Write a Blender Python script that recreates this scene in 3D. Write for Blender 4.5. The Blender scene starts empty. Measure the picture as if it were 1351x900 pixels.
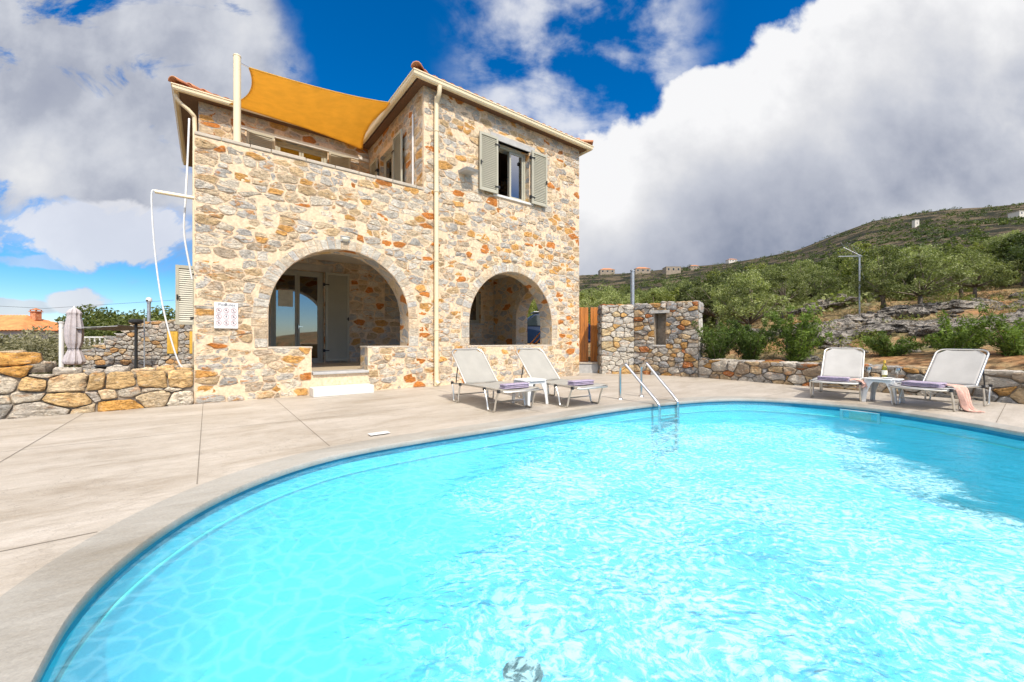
import bpy, bmesh, math, random
from mathutils import Vector, Matrix, noise
import numpy as np
R=math.radians
S=bpy.context.scene
COL=S.collection
F=528.0; CX=675.5; CY=450.0; H=1.05
random.seed(7)
def gp(px,Y): return (px-CX)/F*Y
# ------------------------------------------------------------------ helpers
class MB:
    def __init__(s): s.v=[]; s.f=[]; s.c=[]; s.col=(1,1,1,1)
    def add(s,vs,fs,cols=None):
        n=len(s.v); s.v+= [tuple(p) for p in vs]; s.f+=[tuple(i+n for i in f) for f in fs]
        s.c+= cols if cols else [s.col]*len(vs)
    def box(s,x0,x1,y0,y1,z0,z1,fn=None,M=None):
        vs=[(x,y,z) for x in (x0,x1) for y in (y0,y1) for z in (z0,z1)]
        if fn: vs=[fn(*p) for p in vs]
        if M: vs=[M@Vector(p) for p in vs]
        s.add(vs,[(0,1,3,2),(4,6,7,5),(0,4,5,1),(2,3,7,6),(0,2,6,4),(1,5,7,3)])
    def bbox(s,x0,x1,y0,y1,z0,z1,b=.01,fn=None,M=None):
        # bevelled box
        vs=[];xs=(x0,x1);ys=(y0,y1);zs=(z0,z1)
        bm=bmesh.new(); bmesh.ops.create_cube(bm,size=1)
        for v in bm.verts:
            v.co=Vector((x0+(v.co.x+.5)*(x1-x0),y0+(v.co.y+.5)*(y1-y0),z0+(v.co.z+.5)*(z1-z0)))
        bmesh.ops.bevel(bm,geom=bm.edges[:],offset=b,segments=2,affect='EDGES',profile=.5)
        s.frombm(bm,fn,M)
    def frombm(s,bm,fn=None,M=None):
        bm.verts.index_update(); vs=[v.co.copy() for v in bm.verts]
        if fn: vs=[fn(*p) for p in vs]
        if M: vs=[M@Vector(p) for p in vs]
        s.add(vs,[[v.index for v in f.verts] for f in bm.faces]); bm.free()
    def tube(s,pts,r,n=8,closed=False,cap=True):
        pts=[Vector(p) for p in pts]; m=len(pts)
        rs=r if isinstance(r,(list,tuple)) else [r]*m
        vs=[];fs=[]; prev=None
        for i,p in enumerate(pts):
            if closed: d=(pts[(i+1)%m]-pts[i-1])
            else: d=(pts[min(i+1,m-1)]-pts[max(i-1,0)])
            if d.length<1e-9: d=Vector((0,0,1))
            d.normalize()
            if prev is None:
                a=Vector((0,0,1)) if abs(d.z)<.9 else Vector((1,0,0))
                e=d.cross(a).normalized()
            else:
                e=(prev-d*prev.dot(d)); e=e.normalized() if e.length>1e-6 else d.orthogonal().normalized()
            prev=e; g=d.cross(e)
            for k in range(n):
                t=2*math.pi*k/n; vs.append(p+(e*math.cos(t)+g*math.sin(t))*rs[i])
        for i in range(m if closed else m-1):
            j=(i+1)%m
            for k in range(n):
                fs.append((i*n+k,i*n+(k+1)%n,j*n+(k+1)%n,j*n+k))
        if cap and not closed:
            fs.append(tuple(range(n))[::-1]); fs.append(tuple((m-1)*n+k for k in range(n)))
        s.add(vs,fs)
    def lathe(s,prof,c=(0,0,0),n=20):
        vs=[];fs=[]
        for r,z in prof:
            for k in range(n):
                t=2*math.pi*k/n; vs.append((c[0]+r*math.cos(t),c[1]+r*math.sin(t),c[2]+z))
        for i in range(len(prof)-1):
            for k in range(n):
                fs.append((i*n+k,i*n+(k+1)%n,(i+1)*n+(k+1)%n,(i+1)*n+k))
        s.add(vs,fs)
    def grid(s,fn,nu,nv,thick=None):
        vs=[fn(i/nu,j/nv) for i in range(nu+1) for j in range(nv+1)]
        fs=[(i*(nv+1)+j,(i+1)*(nv+1)+j,(i+1)*(nv+1)+j+1,i*(nv+1)+j+1) for i in range(nu) for j in range(nv)]
        s.add(vs,fs)
    def build(s,name,m,parent=None,smooth=False,org=None,bevel=0,solid=0):
        me=bpy.data.meshes.new(name)
        v=s.v
        if org is not None: v=[(p[0]-org[0],p[1]-org[1],p[2]-org[2]) for p in v]
        me.from_pydata(v,[],s.f); me.update()
        if any(c!=(1,1,1,1) for c in s.c[:2000]):
            at=me.color_attributes.new('stone','FLOAT_COLOR','POINT')
            at.data.foreach_set('color',np.array(s.c,dtype=np.float32).ravel())
        if m: me.materials.append(m)
        o=bpy.data.objects.new(name,me); COL.objects.link(o)
        bm=bmesh.new(); bm.from_mesh(me); bmesh.ops.recalc_face_normals(bm,faces=bm.faces[:]); bm.to_mesh(me); bm.free()
        if smooth:
            me.polygons.foreach_set('use_smooth',[True]*len(me.polygons))
            if smooth=='auto': me.set_sharp_from_angle(angle=R(40))
        if solid:
            q=o.modifiers.new('s','SOLIDIFY'); q.thickness=solid; q.offset=0
        if bevel:
            q=o.modifiers.new('b','BEVEL'); q.width=bevel; q.segments=2; q.limit_method='ANGLE'
        if parent: o.parent=parent
        return o
def tag(o,label=None,cat=None,group=None,kind=None):
    if label: o['label']=label
    if cat: o['category']=cat
    if group: o['group']=group
    if kind: o['kind']=kind
    return o
def empty(name,loc=(0,0,0),rz=0,label=None,cat=None,group=None):
    o=bpy.data.objects.new(name,None); COL.objects.link(o); o.location=loc; o.rotation_euler=(0,0,rz)
    o.empty_display_size=.2
    return tag(o,label,cat,group)
def kids(o): return [c for c in bpy.data.objects if c.parent==o]
def copy_tree(o,parent=None):
    c=o.copy(); COL.objects.link(c); c.parent=parent
    for ch in kids(o): copy_tree(ch,c)
    return c
def interp(x,tab):
    if x<=tab[0][0]: return tab[0][1]
    for (a,b),(c,d) in zip(tab,tab[1:]):
        if x<=c: return b+(d-b)*(x-a)/(c-a)
    return tab[-1][1]
def sm(a,b,x):
    t=min(1,max(0,(x-a)/(b-a))); return t*t*(3-2*t)
def catmull(pts,closed=True,n=10):
    out=[];m=len(pts)
    rng=range(m) if closed else range(m-1)
    for i in rng:
        if closed: p0,p1,p2,p3=[pts[(i+k-1)%m] for k in range(4)]
        else: p0,p1,p2,p3=[pts[min(max(i+k-1,0),m-1)] for k in range(4)]
        for k in range(n):
            t=k/n
            out.append(tuple(.5*((2*b)+(-a+c)*t+(2*a-5*b+4*c-d)*t*t+(-a+3*b-3*c+d)*t**3) for a,b,c,d in zip(p0,p1,p2,p3)))
    if not closed: out.append(tuple(pts[-1]))
    return out
# ------------------------------------------------------------------ node helper
class NT:
    def __init__(s,nt): s.t=nt; s.L=nt.links
    def n(s,ty,**k):
        o=s.t.nodes.new(ty); ins=k.pop('i',{})
        for a,b in k.items(): setattr(o,a,b)
        for a,b in ins.items():
            if hasattr(b,'is_linked') or isinstance(b,bpy.types.NodeSocket): s.L.new(b,o.inputs[a])
            else: o.inputs[a].default_value=b
        return o
    def m(s,op,a,b=0.0,c=0.0,clamp=False):
        o=s.t.nodes.new('ShaderNodeMath'); o.operation=op; o.use_clamp=clamp
        for k,x in enumerate((a,b,c)):
            if isinstance(x,bpy.types.NodeSocket): s.L.new(x,o.inputs[k])
            else: o.inputs[k].default_value=x
        return o.outputs[0]
    def mix(s,f,a,b,bt='MIX'):
        o=s.t.nodes.new('ShaderNodeMix'); o.data_type='RGBA'; o.blend_type=bt; o.clamp_factor=True
        for k,x in ((0,f),(6,a),(7,b)):
            if isinstance(x,bpy.types.NodeSocket): s.L.new(x,o.inputs[k])
            else: o.inputs[k].default_value= x if k==0 else (tuple(x)+(1,))[:4]
        return o.outputs[2]
    def ramp(s,f,stops,interp='LINEAR'):
        o=s.t.nodes.new('ShaderNodeValToRGB'); o.color_ramp.interpolation=interp
        e=o.color_ramp.elements
        while len(e)<len(stops): e.new(.5)
        for q,(p,c) in zip(e,stops):
            q.position=p; q.color=(tuple(c)+(1,))[:4] if isinstance(c,(tuple,list)) else (c,c,c,1)
        s.L.new(f,o.inputs[0]); return o.outputs[0]
    def noise(s,v,sc,det=4,rough=.55,dist=0.0,out=0):
        o=s.n('ShaderNodeTexNoise',i={'Scale':sc,'Detail':det,'Roughness':rough,'Distortion':dist}); s.L.new(v,o.inputs['Vector']); return o.outputs[out]
    def map(s,v,sc=(1,1,1),loc=(0,0,0),rot=(0,0,0)):
        o=s.n('ShaderNodeMapping',i={'Scale':sc,'Location':loc,'Rotation':rot}); s.L.new(v,o.inputs[0]); return o.outputs[0]
    def sstep(s,a,b,x):
        o=s.n('ShaderNodeMapRange',interpolation_type='SMOOTHSTEP',i={1:a,2:b}); 
        s.L.new(x,o.inputs[0]); return o.outputs[0]
def material(name):
    m=bpy.data.materials.new(name); m.use_nodes=True; nt=m.node_tree; nt.nodes.clear(); t=NT(nt)
    out=t.n('ShaderNodeOutputMaterial'); b=t.n('ShaderNodeBsdfPrincipled'); nt.links.new(b.outputs[0],out.inputs[0])
    return m,t,b,out
def coords(t,kind='Object'): return t.n('ShaderNodeTexCoord').outputs[kind]
def simple(name,c,rough=.6,metal=0,var=.15,sc=6,bump=.0,bsc=40,spec=.5,**k):
    m,t,b,out=material(name); co=coords(t)
    n1=t.noise(co,sc,5,.6)
    lo=tuple(x*(1-var) for x in c); hi=tuple(min(1,x*(1+var)) for x in c)
    t.L.new(t.ramp(n1,[(.3,lo),(.7,hi)]),b.inputs['Base Color'])
    b.inputs['Roughness'].default_value=rough; b.inputs['Metallic'].default_value=metal
    b.inputs['Specular IOR Level'].default_value=spec
    if bump:
        bn=t.n('ShaderNodeBump',i={'Strength':bump,'Distance':.01}); t.L.new(t.noise(co,bsc,4,.6),bn.inputs['Height']); t.L.new(bn.outputs[0],b.inputs['Normal'])
    return m
M={}
# sun-bleached cream pointing and pale/rusty stone: shader masonry (interior walls, reveals, sides)
def masonry(name,mortar,dark,sc=1.0,joint=.05):
    m,t,b,out=material(name); co=coords(t)
    w=t.n('ShaderNodeVectorMath',operation='MULTIPLY_ADD'); nz=t.noise(co,2.6*sc,3,.6,out=1); t.L.new(nz,w.inputs[0]); w.inputs[1].default_value=(.28/sc,.28/sc,.16/sc); t.L.new(co,w.inputs[2])
    v=t.map(w.outputs[0],(2.6*sc,2.6*sc,5.2*sc))
    vo=t.n('ShaderNodeTexVoronoi',feature='F1',i={'Scale':1.0}); t.L.new(v,vo.inputs['Vector'])
    ve=t.n('ShaderNodeTexVoronoi',feature='DISTANCE_TO_EDGE',i={'Scale':1.0}); t.L.new(v,ve.inputs['Vector'])
    sep=t.n('ShaderNodeSeparateColor'); t.L.new(vo.outputs['Color'],sep.inputs[0])
    sc_=t.ramp(sep.outputs[0],[(0,(.47,.46,.43)),(.16,(.56,.52,.44)),(.3,(.38,.39,.40)),(.45,(.62,.50,.33)),(.6,(.52,.50,.46)),(.74,(.60,.42,.20)),(.83,(.34,.35,.37)),(.9,(.50,.19,.05)),(.96,(.58,.30,.10))],'CONSTANT')
    n2=t.noise(co,9*sc,6,.7); n3=t.noise(co,38*sc,5,.7)
    c=t.mix(.8,sc_,t.ramp(n2,[(.25,(.55,.53,.5)),(.75,(1.25,1.2,1.12))]),'MULTIPLY')
    c=t.mix(.6,c,t.ramp(n3,[(.3,(.6,.6,.6)),(.7,(1.3,1.3,1.3))]),'MULTIPLY')
    e=t.m('ADD',ve.outputs['Distance'],t.m('MULTIPLY',t.m('SUBTRACT',n2,.5),.22))
    mk=t.sstep(joint,joint+.07,e)
    mo=t.mix(.7,mortar,t.ramp(n3,[(.3,(.75,.73,.7)),(.7,(1.15,1.15,1.15))]),'MULTIPLY')
    t.L.new(t.mix(mk,mo,c),b.inputs['Base Color']); b.inputs['Roughness'].default_value=.9; b.inputs['Specular IOR Level'].default_value=.2
    hgt=t.m('ADD',t.m('MULTIPLY',mk,.6 if not dark else 1.3),t.m('ADD',t.m('MULTIPLY',n2,.8),t.m('MULTIPLY',n3,.35)))
    bn=t.n('ShaderNodeBump',i={'Strength':.9,'Distance':.03}); t.L.new(hgt,bn.inputs['Height']); t.L.new(bn.outputs[0],b.inputs['Normal'])
    return m
M['masonry']=masonry('house_masonry',(.60,.475,.335),False)
M['rubble']=masonry('rubble_masonry',(.30,.25,.19),True,1.1)
M['mortar_d']=simple('dark_joint_mortar',(.27,.22,.165),.95,0,.3,12,.5)
# stones with a colour of their own per stone
def stonemat(name,mortar,amount,bumpd=.012,fine=1.0,rust=.5,soft=.3,contrast=.75):
    m,t,b,out=material(name); co=coords(t)
    at=t.n('ShaderNodeAttribute',attribute_name='stone'); st=t.map(co,(1,1,1.9))
    n1=t.noise(co,6,6,.65,.3); n2=t.noise(st,22*fine,8,.74,.35); n3=t.noise(co,80,4,.7)
    c=t.mix(.8,at.outputs['Color'],t.ramp(n1,[(.25,(.66,.65,.66)),(.5,(1,1,1)),(.75,(1.25,1.2,1.1))]),'MULTIPLY')
    c=t.mix(contrast,c,t.ramp(n2,[(.28,(.42,.40,.38)),(.46,(.90,.90,.90)),(.72,(1.32,1.30,1.25))]),'MULTIPLY')
    # iron staining with an outline of its own, inside the stones
    rn_=t.noise(t.map(co,(1,1,2.0),(3,1,7)),4.3,7,.68,.5)
    rc=t.ramp(t.noise(co,15,5,.7),[(.3,(.42,.12,.03)),(.5,(.60,.27,.07)),(.7,(.66,.42,.18))])
    c=t.mix(t.m('MULTIPLY',t.sstep(.555,.64,rn_),rust),c,rc)
    # pale calcite / lichen veins
    vn=t.noise(t.map(co,(1,1,2.4),rot=(.3,.5,.2)),11,7,.75,.8)
    c=t.mix(t.sstep(.56,.68,vn),c,t.mix(.6,c,(.74,.69,.60)))
    # thin cracks and bedding lines
    cr=t.noise(t.map(co,(1,1,3.2),(0,5,0)),7*fine,6,.7,.6); ck=t.sstep(.0,.022,t.m('ABSOLUTE',t.m('SUBTRACT',cr,.5)))
    c=t.mix(t.m('MULTIPLY',t.m('SUBTRACT',1.0,ck),.65),c,t.mix(1,c,(.42,.36,.30),'MULTIPLY'))
    e=t.m('ADD',at.outputs['Alpha'],t.m('MULTIPLY',t.m('SUBTRACT',t.m('ADD',t.m('MULTIPLY',n2,.5),t.m('MULTIPLY',n1,.5)),.5),amount*3.6))
    mk=t.sstep(amount*.45,amount*.45+soft,e)
    mo=t.mix(.75,mortar,t.ramp(n2,[(.3,(.66,.62,.58)),(.5,(1,1,1)),(.7,(1.14,1.14,1.12))]),'MULTIPLY')
    mo=t.mix(t.m('MULTIPLY',t.sstep(.46,.64,t.noise(co,5.3,6,.7)),.65),mo,tuple(x*y for x,y in zip(mortar,(.93,.76,.58))))
    mo=t.mix(t.m('MULTIPLY',t.m('SUBTRACT',1.0,ck),.5),mo,t.mix(1,mo,(.55,.47,.38),'MULTIPLY'))
    t.L.new(t.mix(mk,mo,c),b.inputs['Base Color']); b.inputs['Roughness'].default_value=.88; b.inputs['Specular IOR Level'].default_value=.25
    hg=t.m('ADD',t.m('MULTIPLY',n2,1.0),t.m('ADD',t.m('MULTIPLY',n3,.35),t.m('ADD',t.m('MULTIPLY',vn,.8),t.m('MULTIPLY',ck,.25))))
    bn=t.n('ShaderNodeBump',i={'Strength':.95,'Distance':bumpd}); t.L.new(hg,bn.inputs['Height']); t.L.new(bn.outputs[0],b.inputs['Normal'])
    return m
M['facing']=stonemat('facade_stone',(.69,.525,.355),.42,.026,1.15,.85,.5,.62)
M['pointing']=simple('cream_pointing',(.69,.525,.355),.92,0,.24,16,1,60)
M['vouss']=stonemat('arch_stone',(.66,.52,.365),.42,.016,1.1,.35,.5,.6)
M['drystone']=stonemat('dry_stone',(.16,.13,.10),.06,.025,1.0,.45,.3,.85)
M['grey_shutter']=simple('grey_green_paint',(.41,.39,.305),.45,0,.06,3,.1,60)
M['dark_metal']=simple('dark_iron',(.03,.03,.03),.5,.4)
M['cream_metal']=simple('cream_painted_metal',(.74,.62,.41),.35,0,.05,2)
M['white_plastic']=simple('white_plastic',(.68,.68,.67),.35,0,.04,3)
M['white_paint']=simple('white_paint',(.66,.64,.59),.6,0,.08,5,.2)
M['alu']=simple('anodised_aluminium',(.62,.60,.55),.32,.85,.1,8)
M['steel']=simple('polished_steel',(.66,.67,.68),.16,1,.06,6)
M['galv']=simple('galvanised_steel',(.42,.44,.46),.45,.6,.15,12)
M['concrete']=simple('pale_concrete',(.46,.40,.32),.85,0,.15,5,.3)
M['slab']=simple('grey_marble_slab',(.42,.41,.39),.5,0,.15,6,.2)
M['floor']=simple('porch_floor_tile',(.52,.42,.29),.5,0,.12,3)
M['ceiling']=simple('porch_plaster',(.74,.67,.56),.9,0,.06,4)
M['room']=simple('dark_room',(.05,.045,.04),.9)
M['black']=simple('black_plastic',(.02,.02,.022),.5)
M['label']=simple('paper_label',(.75,.72,.6),.7)
M['curtain']=simple('cream_curtain',(.62,.56,.44),.9)
M['lav']=simple('lavender_towel',(.38,.32,.42),.95,0,.18,30,.9,150)
M['pink']=simple('pink_scarf',(.62,.38,.31),.95,0,.18,20,.8,90)
M['yellow_wood']=simple('yellow_wood',(.60,.36,.05),.7,0,.2,8)
M['orange_wood']=simple('orange_plastic',(.75,.25,.03),.5)
M['parasol_cloth']=simple('pale_lilac_canvas',(.46,.42,.43),.9,0,.12,10,.3,50)
M['canopy_cloth']=simple('grey_mesh_cloth',(.16,.16,.16),.9)
M['car_paint']=simple('dark_blue_car_paint',(.008,.022,.06),.25,.3,.05,2)
M['car_white']=simple('white_car_paint',(.6,.62,.62),.3)
M['tyre']=simple('tyre_rubber',(.02,.02,.02),.85)
M['bark']=simple('olive_bark',(.16,.13,.10),.95,0,.35,14,.9,30)
M['darkglass']=simple('tinted_glass',(.02,.03,.035),.06)
M['wine']=None
def wood(name,c):
    m,t,b,out=material(name); co=coords(t)
    n=t.noise(t.map(co,(14,14,1.0)),2.5,6,.6,.6); n2=t.noise(co,1.2,3)
    c1=t.ramp(n,[(.3,tuple(x*.5 for x in c)),(.6,c),(.75,tuple(min(1,x*1.3) for x in c))])
    t.L.new(t.mix(.5,c1,t.ramp(n2,[(.3,(.7,.7,.7)),(.7,(1.2,1.2,1.2))]),'MULTIPLY'),b.inputs['Base Color']); b.inputs['Roughness'].default_value=.5
    return m
M['gate_wood']=wood('orange_stained_wood',(.60,.21,.035))
M['soffit']=wood('brown_soffit_wood',(.16,.08,.04))
def terracotta():
    m,t,b,out=material('terracotta_tile'); co=coords(t)
    n=t.noise(co,5,5,.7); v=t.n('ShaderNodeTexVoronoi',feature='F1',i={'Scale':4.0}); t.L.new(co,v.inputs['Vector'])
    sp=t.n('ShaderNodeSeparateColor'); t.L.new(v.outputs['Color'],sp.inputs[0])
    c=t.ramp(sp.outputs[0],[(0,(.42,.15,.06)),(.4,(.50,.20,.09)),(.8,(.56,.30,.16)),(1,(.36,.11,.05))])
    c=t.mix(.6,c,t.ramp(n,[(.3,(.7,.65,.6)),(.7,(1.2,1.2,1.2))]),'MULTIPLY')
    t.L.new(c,b.inputs['Base Color']); b.inputs['Roughness'].default_value=.85; return m
M['tile']=terracotta()
def cloth(name,c,thin=True,sc=600,w=.15,tr=.35):
    m,t,b,out=material(name); co=coords(t)
    n=t.noise(co,4,4); wv=t.noise(t.map(co,(sc,sc,sc)),1,2)
    col=t.mix(.5,c,t.ramp(n,[(.3,(.85,.85,.85)),(.7,(1.1,1.1,1.1))]),'MULTIPLY')
    wa=t.n('ShaderNodeTexWave',wave_type='BANDS',bands_direction='Y',i={'Scale':26.0,'Distortion':.4}); t.L.new(co,wa.inputs['Vector']); wb=t.n('ShaderNodeTexWave',wave_type='BANDS',bands_direction='X',i={'Scale':18.0,'Distortion':.4}); t.L.new(co,wb.inputs['Vector'])
    col=t.mix(w,col,t.ramp(t.m('MULTIPLY',wa.outputs['Fac'],wb.outputs['Fac']),[(0,(.55,.55,.55)),(.6,(1.15,1.15,1.15))]),'MULTIPLY')
    t.L.new(col,b.inputs['Base Color']); b.inputs['Roughness'].default_value=.85; b.inputs['Specular IOR Level'].default_value=.2
    tl=t.n('ShaderNodeBsdfTranslucent'); t.L.new(col,tl.inputs[0])
    mx=t.n('ShaderNodeMixShader',i={0:tr}); t.L.new(b.outputs[0],mx.inputs[1]); t.L.new(tl.outputs[0],mx.inputs[2]); t.L.new(mx.outputs[0],out.inputs[0])
    bn=t.n('ShaderNodeBump',i={'Strength':.15,'Distance':.005}); t.L.new(t.noise(co,30,3),bn.inputs['Height']); t.L.new(bn.outputs[0],b.inputs['Normal'])
    return m
M['sail']=cloth('ochre_sail_cloth',(.86,.57,.13),tr=.55)
M['sling']=cloth('pale_grey_sling',(.50,.48,.43),tr=.25,w=.55)
M['sling_w']=cloth('whitish_sling',(.60,.59,.57),tr=.25,w=.55)
def glass(name,c=(1,1,1),tint=.35):
    m,t,b,out=material(name)
    tr=t.n('ShaderNodeBsdfTransparent',i={0:tuple(c)+(1,)}); gl=t.n('ShaderNodeBsdfGlossy',i={'Roughness':.02})
    fr=t.n('ShaderNodeFresnel',i={'IOR':1.5}); f=t.m('ADD',fr.outputs[0],tint,clamp=True)
    mx=t.n('ShaderNodeMixShader'); t.L.new(f,mx.inputs[0]); t.L.new(tr.outputs[0],mx.inputs[1]); t.L.new(gl.outputs[0],mx.inputs[2]); t.L.new(mx.outputs[0],out.inputs[0])
    return m
M['glass']=glass('window_glass',(.45,.48,.5),.25)
M['wineglass']=glass('drinking_glass',(.92,.94,.94),.08)
M['bottle']=glass('yellow_green_bottle_glass',(.93,.90,.35),.03)
M['wine']=simple('white_wine',(.85,.72,.06),.2)
def leaf(name,c1,c2,tr=.35,rough=.55):
    m,t,b,out=material(name); co=coords(t); 
    oi=t.n('ShaderNodeObjectInfo'); n=t.noise(co,1.6,3,.6); n2=t.noise(co,9,2,.6)
    n4=t.noise(co,40,1,.5); f=t.m('ADD',t.m('MULTIPLY',n,.45),t.m('ADD',t.m('MULTIPLY',n2,.25),t.m('MULTIPLY',n4,.30))); f=t.m('ADD',f,t.m('MULTIPLY',t.m('SUBTRACT',oi.outputs['Random'],.5),.25))
    col=t.ramp(f,[(.38,tuple(x*.75 for x in c1)),(.62,tuple(x*1.15 for x in c2))])
    t.L.new(col,b.inputs['Base Color']); b.inputs['Roughness'].default_value=rough; b.inputs['Specular IOR Level'].default_value=.35
    tl=t.n('ShaderNodeBsdfTranslucent'); t.L.new(t.mix(1.0,col,(1.1,1.25,.5),'MULTIPLY'),tl.inputs[0])
    mx=t.n('ShaderNodeMixShader',i={0:tr}); t.L.new(b.outputs[0],mx.inputs[1]); t.L.new(tl.outputs[0],mx.inputs[2]); t.L.new(mx.outputs[0],out.inputs[0])
    return m
M['olive']=leaf('olive_leaves',(.115,.14,.045),(.28,.31,.12))
M['bushleaf']=leaf('bush_leaves',(.09,.12,.03),(.22,.24,.055))
M['darkleaf']=leaf('dark_leaves',(.035,.055,.015),(.085,.115,.03))
M['oleander']=leaf('oleander_leaves',(.08,.13,.022),(.22,.31,.055))
M['dry']=leaf('dry_scrub',(.32,.24,.12),(.52,.40,.22),.2)
M['drygreen']=leaf('dry_green_scrub',(.14,.13,.07),(.26,.24,.14),.2)
def rockmat():
    m,t,b,out=material('limestone_rock'); co=coords(t)
    n=t.noise(co,1.7,8,.75,.4); n2=t.noise(co,7,8,.75); v=t.n('ShaderNodeTexVoronoi',feature='DISTANCE_TO_EDGE',i={'Scale':1.6}); 
    w=t.n('ShaderNodeVectorMath',operation='MULTIPLY_ADD'); t.L.new(t.noise(co,2,4,out=1),w.inputs[0]); w.inputs[1].default_value=(1.2,1.2,1.2); t.L.new(co,w.inputs[2]); t.L.new(w.outputs[0],v.inputs['Vector'])
    c=t.ramp(n,[(.3,(.11,.10,.09)),(.45,(.27,.245,.21)),(.55,(.42,.385,.34)),(.66,(.40,.29,.19)),(.8,(.52,.49,.44))])
    c=t.mix(.8,c,t.ramp(n2,[(.3,(.4,.4,.4)),(.6,(1.15,1.15,1.15))]),'MULTIPLY')
    c=t.mix(t.sstep(.0,.07,v.outputs['Distance']),(.07,.06,.05),c)
    t.L.new(c,b.inputs['Base Color']); b.inputs['Roughness'].default_value=.95; b.inputs['Specular IOR Level'].default_value=.15
    h=t.m('ADD',n2,t.m('MULTIPLY',t.sstep(0,.12,v.outputs['Distance']),.6))
    bn=t.n('ShaderNodeBump',i={'Strength':1,'Distance':.12}); t.L.new(h,bn.inputs['Height']); t.L.new(bn.outputs[0],b.inputs['Normal'])
    return m
M['rock']=rockmat()
def groundmat():
    m,t,b,out=material('dry_hillside'); co=coords(t)
    n=t.noise(co,.5,8,.7); n2=t.noise(co,4,8,.75); n3=t.noise(co,.035,7,.65)
    near=t.ramp(n,[(.3,(.32,.15,.06)),(.42,(.36,.20,.10)),(.52,(.30,.22,.12)),(.6,(.15,.14,.065)),(.72,(.38,.33,.27))])
    near=t.mix(.8,near,t.ramp(n2,[(.3,(.45,.42,.4)),(.65,(1.2,1.2,1.15))]),'MULTIPLY')
    f=t.m('ADD',t.m('MULTIPLY',n3,.6),t.m('MULTIPLY',n,.4))
    far=t.ramp(f,[(.38,(.018,.022,.015)),(.48,(.032,.033,.022)),(.52,(.08,.065,.042)),(.57,(.20,.15,.10)),(.60,(.045,.05,.028)),(.68,(.15,.13,.10))])
    far=t.mix(.8,far,t.ramp(n2,[(.3,(.5,.5,.5)),(.65,(1.2,1.2,1.15))]),'MULTIPLY')
    ln=t.n('ShaderNodeVectorMath',operation='LENGTH'); t.L.new(co,ln.inputs[0])
    t.L.new(t.mix(t.sstep(45,130,ln.outputs['Value']),near,far),b.inputs['Base Color']); b.inputs['Roughness'].default_value=1; b.inputs['Specular IOR Level'].default_value=.1
    bn=t.n('ShaderNodeBump',i={'Strength':.8,'Distance':.1}); t.L.new(n2,bn.inputs['Height']); 
    bn2=t.n('ShaderNodeBump',i={'Strength':1,'Distance':8.0}); t.L.new(t.noise(co,.03,8,.7),bn2.inputs['Height']); t.L.new(bn.outputs[0],bn2.inputs['Normal']); t.L.new(bn2.outputs[0],b.inputs['Normal'])
    return m
M['ground']=groundmat()
def deckmat(name,base,scale=1,stain=1):
    m,t,b,out=material(name); co=coords(t); r=t.map(co,(1,1,1),rot=(0,0,R(-37.2)))
    n=t.noise(t.map(r,(.5,1.6,1)),1.3,7,.65,.6); n2=t.noise(t.map(r,(1,3.2,1)),7,7,.7,.3); n3=t.noise(co,90,3,.6)
    c=t.ramp(n,[(.28,tuple(x*y for x,y in zip(base,(.74,.70,.64)))),(.5,base),(.72,tuple(min(1,x*y) for x,y in zip(base,(1.22,1.24,1.28))))])
    c=t.mix(.8*stain,c,t.ramp(n2,[(.3,(.78,.75,.71)),(.5,(1,1,1)),(.72,(1.16,1.17,1.19))]),'MULTIPLY')
    c=t.mix(.5,c,t.ramp(n3,[(.3,(.78,.78,.78)),(.7,(1.14,1.14,1.14))]),'MULTIPLY')
    sp_=t.noise(co,2.1,8,.75,.8); c=t.mix(t.m('MULTIPLY',t.sstep(.60,.68,sp_),.35*stain),c,tuple(x*.62 for x in base))
    ck=t.m('ABSOLUTE',t.m('SUBTRACT',t.noise(co,.9,7,.62,.4),.5)); c=t.mix(t.m('MULTIPLY',t.m('SUBTRACT',1.0,t.sstep(0,.0035,ck)),.45*stain),c,tuple(x*.5 for x in base))
    t.L.new(c,b.inputs['Base Color']); t.L.new(t.ramp(n2,[(.3,.45),(.7,.65)]),b.inputs['Roughness']); b.inputs['Specular IOR Level'].default_value=.4
    bn=t.n('ShaderNodeBump',i={'Strength':.5,'Distance':.01}); t.L.new(t.m('ADD',n2,t.m('MULTIPLY',n3,.3)),bn.inputs['Height']); t.L.new(bn.outputs[0],b.inputs['Normal'])
    return m
M['deck']=deckmat('stamped_concrete_deck',(.415,.37,.312))
M['coping']=deckmat('grey_coping_concrete',(.33,.312,.275),stain=.4)
M['liner']=simple('pool_liner',(.26,.72,.92),.5,0,.04,2)
M['liner_wall']=simple('pool_wall_liner',(.30,.74,.78),.5,0,.05,2)
M['liner_band']=simple('blue_liner_trim',(.03,.20,.30),.4,0,.2,6)
M['green_band']=simple('yellow_green_liner_line',(.46,.84,.72),.5)
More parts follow.
